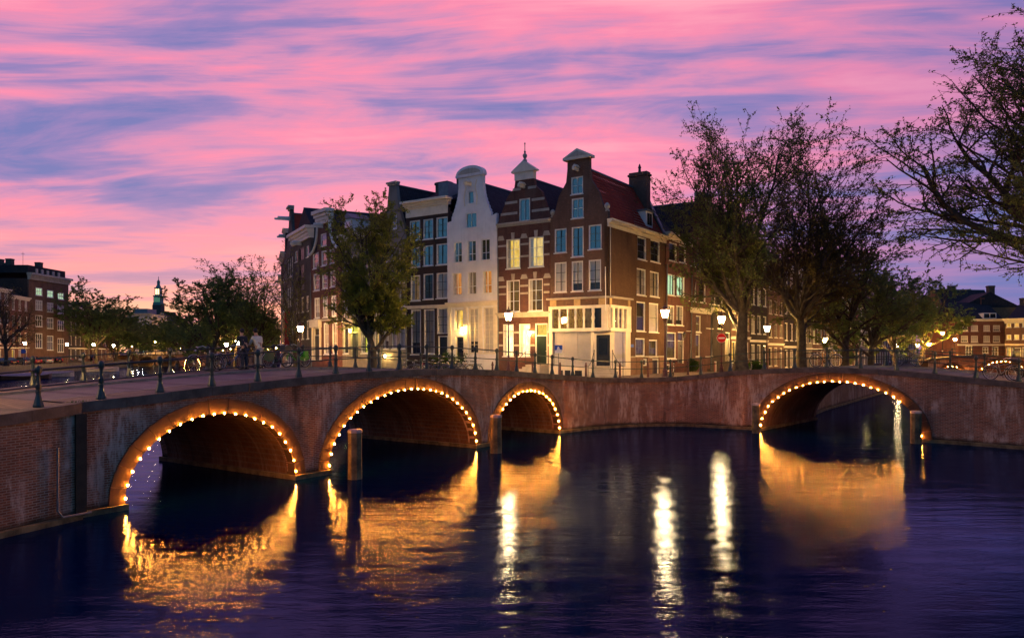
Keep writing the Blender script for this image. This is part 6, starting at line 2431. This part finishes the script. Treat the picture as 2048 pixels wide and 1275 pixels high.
def bike(label, loc, rz, mat, lean=.06, group='parked bicycles', crate=None, skirt=False):
    o = bp if first[0] else copy_tree(bp)
    first[0] = False
    o.location = loc
    o.rotation_euler = (lean, 0, rz)
    tag(o, label, 'bicycle', group)
    for ch_ in o.children:
        if ch_.name.split('.')[0] in ('frame',):
            ch_.material_slots[0].link = 'OBJECT'
            ch_.material_slots[0].material = M[mat]
    if crate:
        MB().box(.40, .74, -.18, .18, .80, 1.05).build('front_crate', M[crate], o)
    if skirt:
        MB().prism([(-.86, .40), (-.54, .28), (-.25, .40), (-.30, .72), (-.78, .72)], -.045, -.03).build('skirt_guard', M[mat], o)
        MB().box(-.62, -.40, .06, .20, .45, .76).build('pannier', M[mat], o)
    return o


def on1(px, t):
    b = O1 + V * t
    k = (px - 1024) / FPX
    s = (k * b.y - b.x) / (U.x - k * U.y)
    x, y = wld1(s, t)
    return x, y, zd1(s) + .07, s


def on2(px, t):
    b = O2 + N2 * t
    k = (px - 1024) / FPX
    s = (k * b.y - b.x) / (E2.x - k * E2.y)
    x, y = wld2(s, t)
    return x, y, zd2(s) + .07, s


x, y, z, _ = on1(412, W1 - 0.65)
bike('black city bicycle with pale tyres against the far railing left of the people', (x, y, z), A1ROT + math.pi, 'bike_black')
x, y, z, _ = on1(462, W1 - 0.70)
bike('dark blue bicycle with rear rack against the far railing', (x, y, z), A1ROT, 'bike_blue')
x, y, z, _ = on1(556, W1 - 0.70)
bike('bicycle with dark green frame and skirt guard beside the person in white', (x, y, z), A1ROT, 'bike_teal', skirt=True)
x, y, z, _ = on1(592, W1 - 0.90)
bike('bicycle with bright green bags at the end of the far railing', (x, y, z), A1ROT + math.pi, 'bike_green', skirt=True, crate='bike_black')
x, y, z, _ = on2(1652, .62)
bike('yellow bicycle locked to the railing over the single arch', (x, y, z), A2ROT, 'bike_yellow')
x, y, z, _ = on2(1815, W2 - .9)
bike('dark blue bicycle on the far side of the single arched bridge', (x, y, z), A2ROT, 'bike_blue')
x, y, z, _ = on2(2006, .9)
bike('grey bicycle with crate by the wing wall of the single arched bridge', (x, y, gz(x, y) + .05), A2ROT - .25, 'bike_grey', crate='bike_black')
x, y, z, _ = on2(2050, 1.3)
bike('black bicycle half behind the grey one with the crate', (x, y, gz(x, y) + .05), A2ROT - .3, 'bike_black')
kk = math.atan2(V.y, V.x)
for i in range(8):
    px_ = 822 + i * 17
    x, y = P(px_, 52.3 - i * .35)
    bike(['black', 'grey', 'red', 'black', 'blue', 'grey', 'black', 'yellow'][i] + ' bicycle parked in the row below the black and white houses', (x, y, gz(x, y) + .01), kk + .5 + rnd.uniform(-.2, .2), ['bike_black', 'bike_grey', 'bike_red', 'bike_black', 'bike_blue', 'bike_grey', 'bike_black', 'bike_yellow'][i], rnd.uniform(-.1, .1), 'row of bicycles parked below the black and white houses')
for px_, D_, lab, mt in ((1346, 48, 'bicycle leaning by the street lamp at the corner house side', 'bike_black'), (1462, 55, 'bicycle parked under the no entry sign', 'bike_grey'), (1500, 55.5, 'bicycle against the trunk of the big forked tree', 'bike_black')):
    x, y = P(px_, D_)
    bike(lab, (x, y, gz(x, y) + .01), A1ROT + .4, mt)

# ------------------------------------------------------------------ cars on the left bank
def car_proto():
    r = empty('parked_car')
    prof = [(-2.05, .30), (-2.1, .62), (-2.0, .88), (-1.55, .95), (1.05, .95), (1.75, .86), (2.08, .70), (2.1, .32)]
    b = MB().prism([(x_, z_) for x_, z_ in prof], -.82, .82)
    b.build('body', M['car_black'], r)
    lo = [(-1.75, .945), (-1.15, 1.42), (.25, 1.44), (1.0, .945)]
    m = MB()
    for yy, f in ((-.78, 0), (-.62, 1), (.62, 1), (.78, 0)):
        pass
    base_, topq = [(-1.78, .945), (1.02, .945)], [(-1.15, 1.43), (.28, 1.43)]
    m.hexa([(-1.78, -.78, .94), (1.02, -.78, .94), (1.02, .78, .94), (-1.78, .78, .94), (-1.12, -.60, 1.40), (.26, -.60, 1.40), (.26, .60, 1.40), (-1.12, .60, 1.40)])
    m.build('windows', M['car_glass'], r)
    MB().hexa([(-1.16, -.62, 1.40), (.30, -.62, 1.40), (.30, .62, 1.40), (-1.16, .62, 1.40), (-1.05, -.56, 1.46), (.18, -.56, 1.46), (.18, .56, 1.46), (-1.05, .56, 1.46)]).build('roof', M['car_black'], r)
    for x_ in (-1.3, 1.32):
        for y_ in (-.80, .80):
            m = MB().lathe([(.32, -.1), (.32, .1)], 14)
            m.v = [(a + x_, c + y_, b_ + .32) for a, b_, c in m.v]
            w = m.build('wheel', M['tyre'], r)
            m = MB().lathe([(.19, -.11), (.19, .11)], 10)
            m.v = [(a + x_, c + y_, b_ + .32) for a, b_, c in m.v]
            m.build('rim', M['chrome'], w)
    for y_ in (-.6, .6):
        MB().box(2.02, 2.11, y_ - .17, y_ + .17, .60, .74).build('headlight', M['chrome'], r)
        MB().box(-2.13, -2.04, y_ - .15, y_ + .15, .66, .84).build('tail_light', M['sign_red'], r)
    MB().box(-2.13, -2.09, -.26, .26, .50, .61).build('number_plate', M['bike_yellow'], r)
    return r


cp = car_proto()
cars = [(8, 121, 'car_blue'), (25, 124, 'car_black'), (44, 128, 'car_blue'), (78, 133, 'car_black'), (100, 140, 'car_black'), (120, 147, 'car_grey'), (142, 153, 'car_red'), (158, 160, 'car_silver'), (176, 167, 'car_black'), (193, 175, 'car_grey'), (209, 183, 'car_silver'), (226, 196, 'car_black')]
clab = ['blue car at the start of the left bank parking', 'black car between two blue cars on the left bank', 'blue car beside the blue parking plate', 'black car before the large brown building', 'black car parked next to a grey one, before the large brown building',
        'grey car before the black brick left bank house', 'red car on the left bank', 'silver car next to the red car', 'black car by the tall left bank tree', 'grey car past the tall left bank tree', 'silver car under the rounded trees', 'black car nearest the far canal bridge']
for i, (px_, D_, mt) in enumerate(cars):
    o = cp if i == 0 else copy_tree(cp)
    x, y = P(px_, D_)
    # keep the car on the quay, a little back from the edge
    j = min(range(len(bank)), key=lambda q: abs(bank[q].y - y))
    x = min(x, interp([(p.y, p.x) for p in bank], y) - 2.9)
    o.location = (x, y, gzb(y))
    o.rotation_euler = (0, 0, R(158 + rnd.uniform(-8, 8)))
    tag(o, clab[i], 'car', 'cars parked on the left bank')
    for ch_ in o.children:
        if ch_.name.split('.')[0] in ('body', 'roof'):
            ch_.material_slots[0].link = 'OBJECT'
            ch_.material_slots[0].material = M[mt]
# a car coming over the far bridge with its head lamps on
o = copy_tree(cp)
x, y = P(273, 229)
o.location = (x, y + 3.5, 3.62)
o.rotation_euler = (0, 0, R(-78))
tag(o, 'car driving over the far canal bridge with bright head lamps', 'car')
for ch_ in list(o.children):
    if ch_.name.startswith('headlight'):
        ch_.material_slots[0].link = 'OBJECT'
        ch_.material_slots[0].material = M['head_lamp_glow']

# ------------------------------------------------------------------ boats
def boat(label, px, D, rz, L, hullm, cover):
    x, y = P(px, D)
    r = empty('moored_boat', (x, y, 0), rz, label, 'boat', 'boats moored at the left bank')
    m = MB()
    n = 10
    rings = []
    for i in range(n + 1):
        f = i / n
        w = .95 * (1 - abs(2 * f - 1) ** 3.2) ** .6 + .02
        if f < .3:
            w = max(w, .75)
        z = .55 + .35 * (2 * f - 1) ** 2 * (1 if f > .5 else .4)
        xx = lerp(-L / 2, L / 2, f)
        rings.append([(xx, -w, z), (xx, -w * .8, .05), (xx, 0, -.25), (xx, w * .8, .05), (xx, w, z)])
    for rg in rings:
        m.v += rg
    for i in range(n):
        for k in range(4):
            a = i * 5 + k
            m.f.append((a, a + 5, a + 6, a + 1))
    m.f.append((0, 1, 2, 3, 4))
    m.build('hull', M[hullm], r)
    c = MB()
    for i in range(n + 1):
        rg = rings[i]
        c.v += [(rg[0][0], rg[0][1] * .97, rg[0][2]), (rg[0][0], 0, rg[0][2] + .5 * math.sin(math.pi * (.1 + .8 * i / n))), (rg[4][0], rg[4][1] * .97, rg[4][2])]
    for i in range(n):
        for k in range(2):
            a = i * 3 + k
            c.f.append((a, a + 3, a + 4, a + 1))
    c.build('cover', M[cover], r)
    rub = MB().tube([q[0] for q in rings], .05, 4).tube([q[4] for q in rings], .05, 4)
    rub.build('rubbing_strake', M['kerb'], r)


bd = math.atan2((bank[12] - bank[8]).y, (bank[12] - bank[8]).x)
boat('covered sloop with dull pink tarpaulin moored at the left bank', 52, 123, 1.1, 8.5, 'hull_dark', 'tarp')
boat('pale open boat with grey cover lying next to the pink covered sloop', 98, 134, .75, 8.0, 'hull_white', 'tarp')
boat('small pale boat moored under the tall left bank tree', 205, 170, .8, 7.0, 'hull_white', 'tarp')

# ------------------------------------------------------------------ far bridges
def far_bridge(label, A, B, arches, z, hump, width, lit, labs):
    A, B = Vector(A), Vector(B)
    e = (B - A)
    L = e.length
    e.normalize()
    zd_ = lambda s: z + hump * (1 - (2 * s / L - 1) ** 2)
    rot = math.atan2(e.y, e.x)
    r = bridge('arch_bridge', label, A, rot, width, arches, zd_, 0.0, L, 0)
    nrm_ = Vector((-e.y, e.x))
    zf_ = lambda x, y: zd_((Vector((x, y)) - A).dot(e))
    coping(r, [A, B], zf_, origin=A, rot=rot)
    for i, a in enumerate(arches):
        if lit[i]:
            string_light(labs[i], A, rot, a, lit[i], y=-.16)
    railing('railing on the ' + label, [A + e * L * k / 6 for k in range(7)], zf_, step=2.2)
    return r


far_bridge('low bridge with two lit arches beyond the single arched bridge', P(1858, 94), P(2090, 90), [(1.0, 4.1, 2.75), (4.8, 11.2, 3.35)], 3.5, .5, 6.0, (13, 22), ('bulbs round the small arch of the far low bridge', 'bulbs round the wide arch of the far low bridge'))
far_bridge('distant bridge at the head of the main canal', P(228, 232), P(505, 226), [(8.5, 13.5, 2.6), (16.0, 21.5, 2.9), (23.4, 28.6, 2.9), (30.5, 35.5, 2.6)], 3.2, .55, 7.0, (0, 0, 22, 0), ('', '', 'bulbs round one arch of the distant bridge', ''))

# ------------------------------------------------------------------ church tower
x, y = P(317, 640)
r = empty('church', (x, y, 1.3), 0, 'church with tall floodlit stepped tower above the far roofs', 'church')
MB().box(-3.6, 3.6, -3.6, 3.6, 0, 43).build('tower', M['brick_grey'], r)
gst = MB().box(-3.3, 3.3, -3.3, 3.3, 43, 45).box(-2.9, 2.9, -2.9, 2.9, 45, 50).box(-3.3, 3.3, -3.3, 3.3, 50, 51).build('belfry', M['copper_green'], r)
for k_ in (-1.9, -.2, 1.5):
    MB().box(k_ - .3, k_ + .9, -2.98, -2.9, 45.4, 49.4).build('belfry_opening', M['tower_green'], gst)
lst = MB().box(-2.2, 2.2, -2.2, 2.2, 51, 57).box(-2.6, 2.6, -2.6, 2.6, 57, 57.8).build('lantern_stage', M['stone'], r)
for k_ in (-1.5, .3):
    MB().box(k_, k_ + 1.2, -2.28, -2.2, 52, 56.5).build('lit_opening', M['tower_glow'], lst)
MB().lathe([(2.3, 57.8), (2.2, 58.6), (1.3, 60.0), (1.2, 62.0), (1.5, 62.6), (.9, 63.8), (.3, 64.6), (.2, 66), (.35, 66.4), (.05, 67.5)], 8).build('spire', M['copper_green'], r)
MB().box(-6, 17, -9, 9, 0, 26).build('nave', M['brick_grey'], r)
MB().add([(-6.5, -9.5, 26), (17.5, -9.5, 26), (17.5, 9.5, 26), (-6.5, 9.5, 26), (-3, 0, 37), (14, 0, 37)], [(0, 1, 5, 4), (1, 2, 5), (2, 3, 4, 5), (3, 0, 4)]).build('nave_roof', M['tile_dark'], r)

# ------------------------------------------------------------------ people leaning on the far railing
def skin_obj(name, verts, edges, radii, mat, parent, root=0, sub=1):
    me = bpy.data.meshes.new(name)
    me.from_pydata(verts, edges, [])
    me.materials.append(mat)
    o = bpy.data.objects.new(name, me)
    C.objects.link(o)
    o.parent = parent
    md = o.modifiers.new('skin', 'SKIN')
    md.use_smooth_shade = True
    if not me.skin_vertices:
        me.skin_vertices.new()
    for i, rr_ in enumerate(radii):
        sv = me.skin_vertices[0].data[i]
        sv.radius = rr_ if isinstance(rr_, tuple) else (rr_, rr_)
        sv.use_root = (i == root)
    s2 = o.modifiers.new('sub', 'SUBSURF')
    s2.levels = s2.render_levels = sub
    return o


def person(label, loc, rz, top, legs, headturn=0.0, lean=.08):
    """faces +y (towards the railing), hands on the rail in front"""
    r = empty('person', loc, rz, label, 'person')
    L = lean
    pel, wst, chs, nck, hb, ht = (0, 0, .94), (0, .01, 1.10), (0, .05 + L, 1.32), (0, .07 + L * 1.3, 1.50), (headturn * .2, .10 + L * 1.4, 1.60), (headturn * .25, .11 + L * 1.5, 1.72)
    V_ = [pel, wst, chs, nck, hb, ht]
    E_ = [(0, 1), (1, 2), (2, 3), (3, 4), (4, 5)]
    Rr = [(.155, .115), (.145, .105), (.185, .12), (.060, .060), (.080, .095), (.075, .088)]
    for s in (-1, 1):
        b = len(V_)
        V_ += [(s * .19, .05 + L, 1.41), (s * .27, .12 + L, 1.16), (s * .20, .36 + L, 1.06), (s * .17, .44 + L, 1.05)]
        E_ += [(2, b), (b, b + 1), (b + 1, b + 2), (b + 2, b + 3)]
        Rr += [.062, .046, .036, .030]
        # fingers closing on the rail
        for k in range(5):
            q = len(V_)
            off = (k - 2) * .022 if k < 4 else -s * .05
            ln = (.050, .060, .065, .055, .035)[k]
            V_ += [(s * .17 + off, .44 + L + .035, 1.055 - (k == 4) * .01), (s * .17 + off * 1.1, .44 + L + .035 + ln * .6, 1.03)]
            E_ += [(b + 3, q), (q, q + 1)]
            Rr += [.010, .008]
        b = len(V_)
        sx = s * .10
        V_ += [(sx, .0, .90), (s * .11, .03, .50), (s * .12, -.02, .10), (s * .125, .10, .045)]
        E_ += [(0, b), (b, b + 1), (b + 1, b + 2), (b + 2, b + 3)]
        Rr += [.095, .062, .045, .042]
    skin_obj('body', V_, E_, Rr, M['skin'], r)
    # jacket
    jv = [(0, .0, .90), wst, chs, (0, .07 + L * 1.2, 1.46)]
    je = [(0, 1), (1, 2), (2, 3)]
    jr = [(.185, .145), (.175, .13), (.215, .145), (.085, .085)]
    for s in (-1, 1):
        b = len(jv)
        jv += [(s * .20, .05 + L, 1.41), (s * .28, .12 + L, 1.16), (s * .20, .34 + L, 1.07)]
        je += [(2, b), (b, b + 1), (b + 1, b + 2)]
        jr += [.088, .068, .052]
    skin_obj('jacket', jv, je, jr, M[top], r, 1)
    tv = [(0, 0, .93)]
    te, trr = [], [(.165, .13)]
    for s in (-1, 1):
        b = len(tv)
        tv += [(s * .10, .0, .84), (s * .11, .03, .50), (s * .12, -.02, .10)]
        te += [(0, b), (b, b + 1), (b + 1, b + 2)]
        trr += [.115, .085, .070]
    skin_obj('trousers', tv, te, trr, M[legs], r)
    for s in (-1, 1):
        MB().hexa([(s * .125 - .05, -.10, 0), (s * .125 + .05, -.10, 0), (s * .125 + .05, .18, 0), (s * .125 - .05, .18, 0), (s * .125 - .045, -.09, .10), (s * .125 + .045, -.09, .10), (s * .125 + .04, .16, .05), (s * .125 - .04, .16, .05)]).build('shoe', M['saddle'], r)
    hm = MB().sphere((ht[0], ht[1] - .025, ht[2] - .005), .108, 10, 7, 1.05)
    hm.v = [(a, b_, c if c > ht[2] - .06 or b_ < ht[1] else ht[2] - .05) for a, b_, c in hm.v]
    hm.build('hair', M['hair'], r, smooth=True)
    for s in (-1, 1):
        MB().sphere((ht[0] + s * .088, ht[1] - .0, ht[2] - .06), .026, 6, 4).build('ear', M['skin'], r)
    MB().sphere((ht[0], ht[1] + .10, ht[2] - .06), .018, 6, 4).build('nose', M['skin'], r)
    return r


face = math.atan2(V.y, V.x) - math.pi / 2
x, y, z, _ = on1(489, W1 - 0.74)
person('person in dark jacket and dark trousers leaning on the bridge railing', (x, y, z), face + .15, 'cloth_dark', 'cloth_jeans', .25)
x, y, z, _ = on1(517, W1 - 0.78)
person('person in pale cream shirt and beige trousers standing at the bridge railing', (x, y, z), face - .1, 'cloth_cream', 'cloth_beige', -.1)
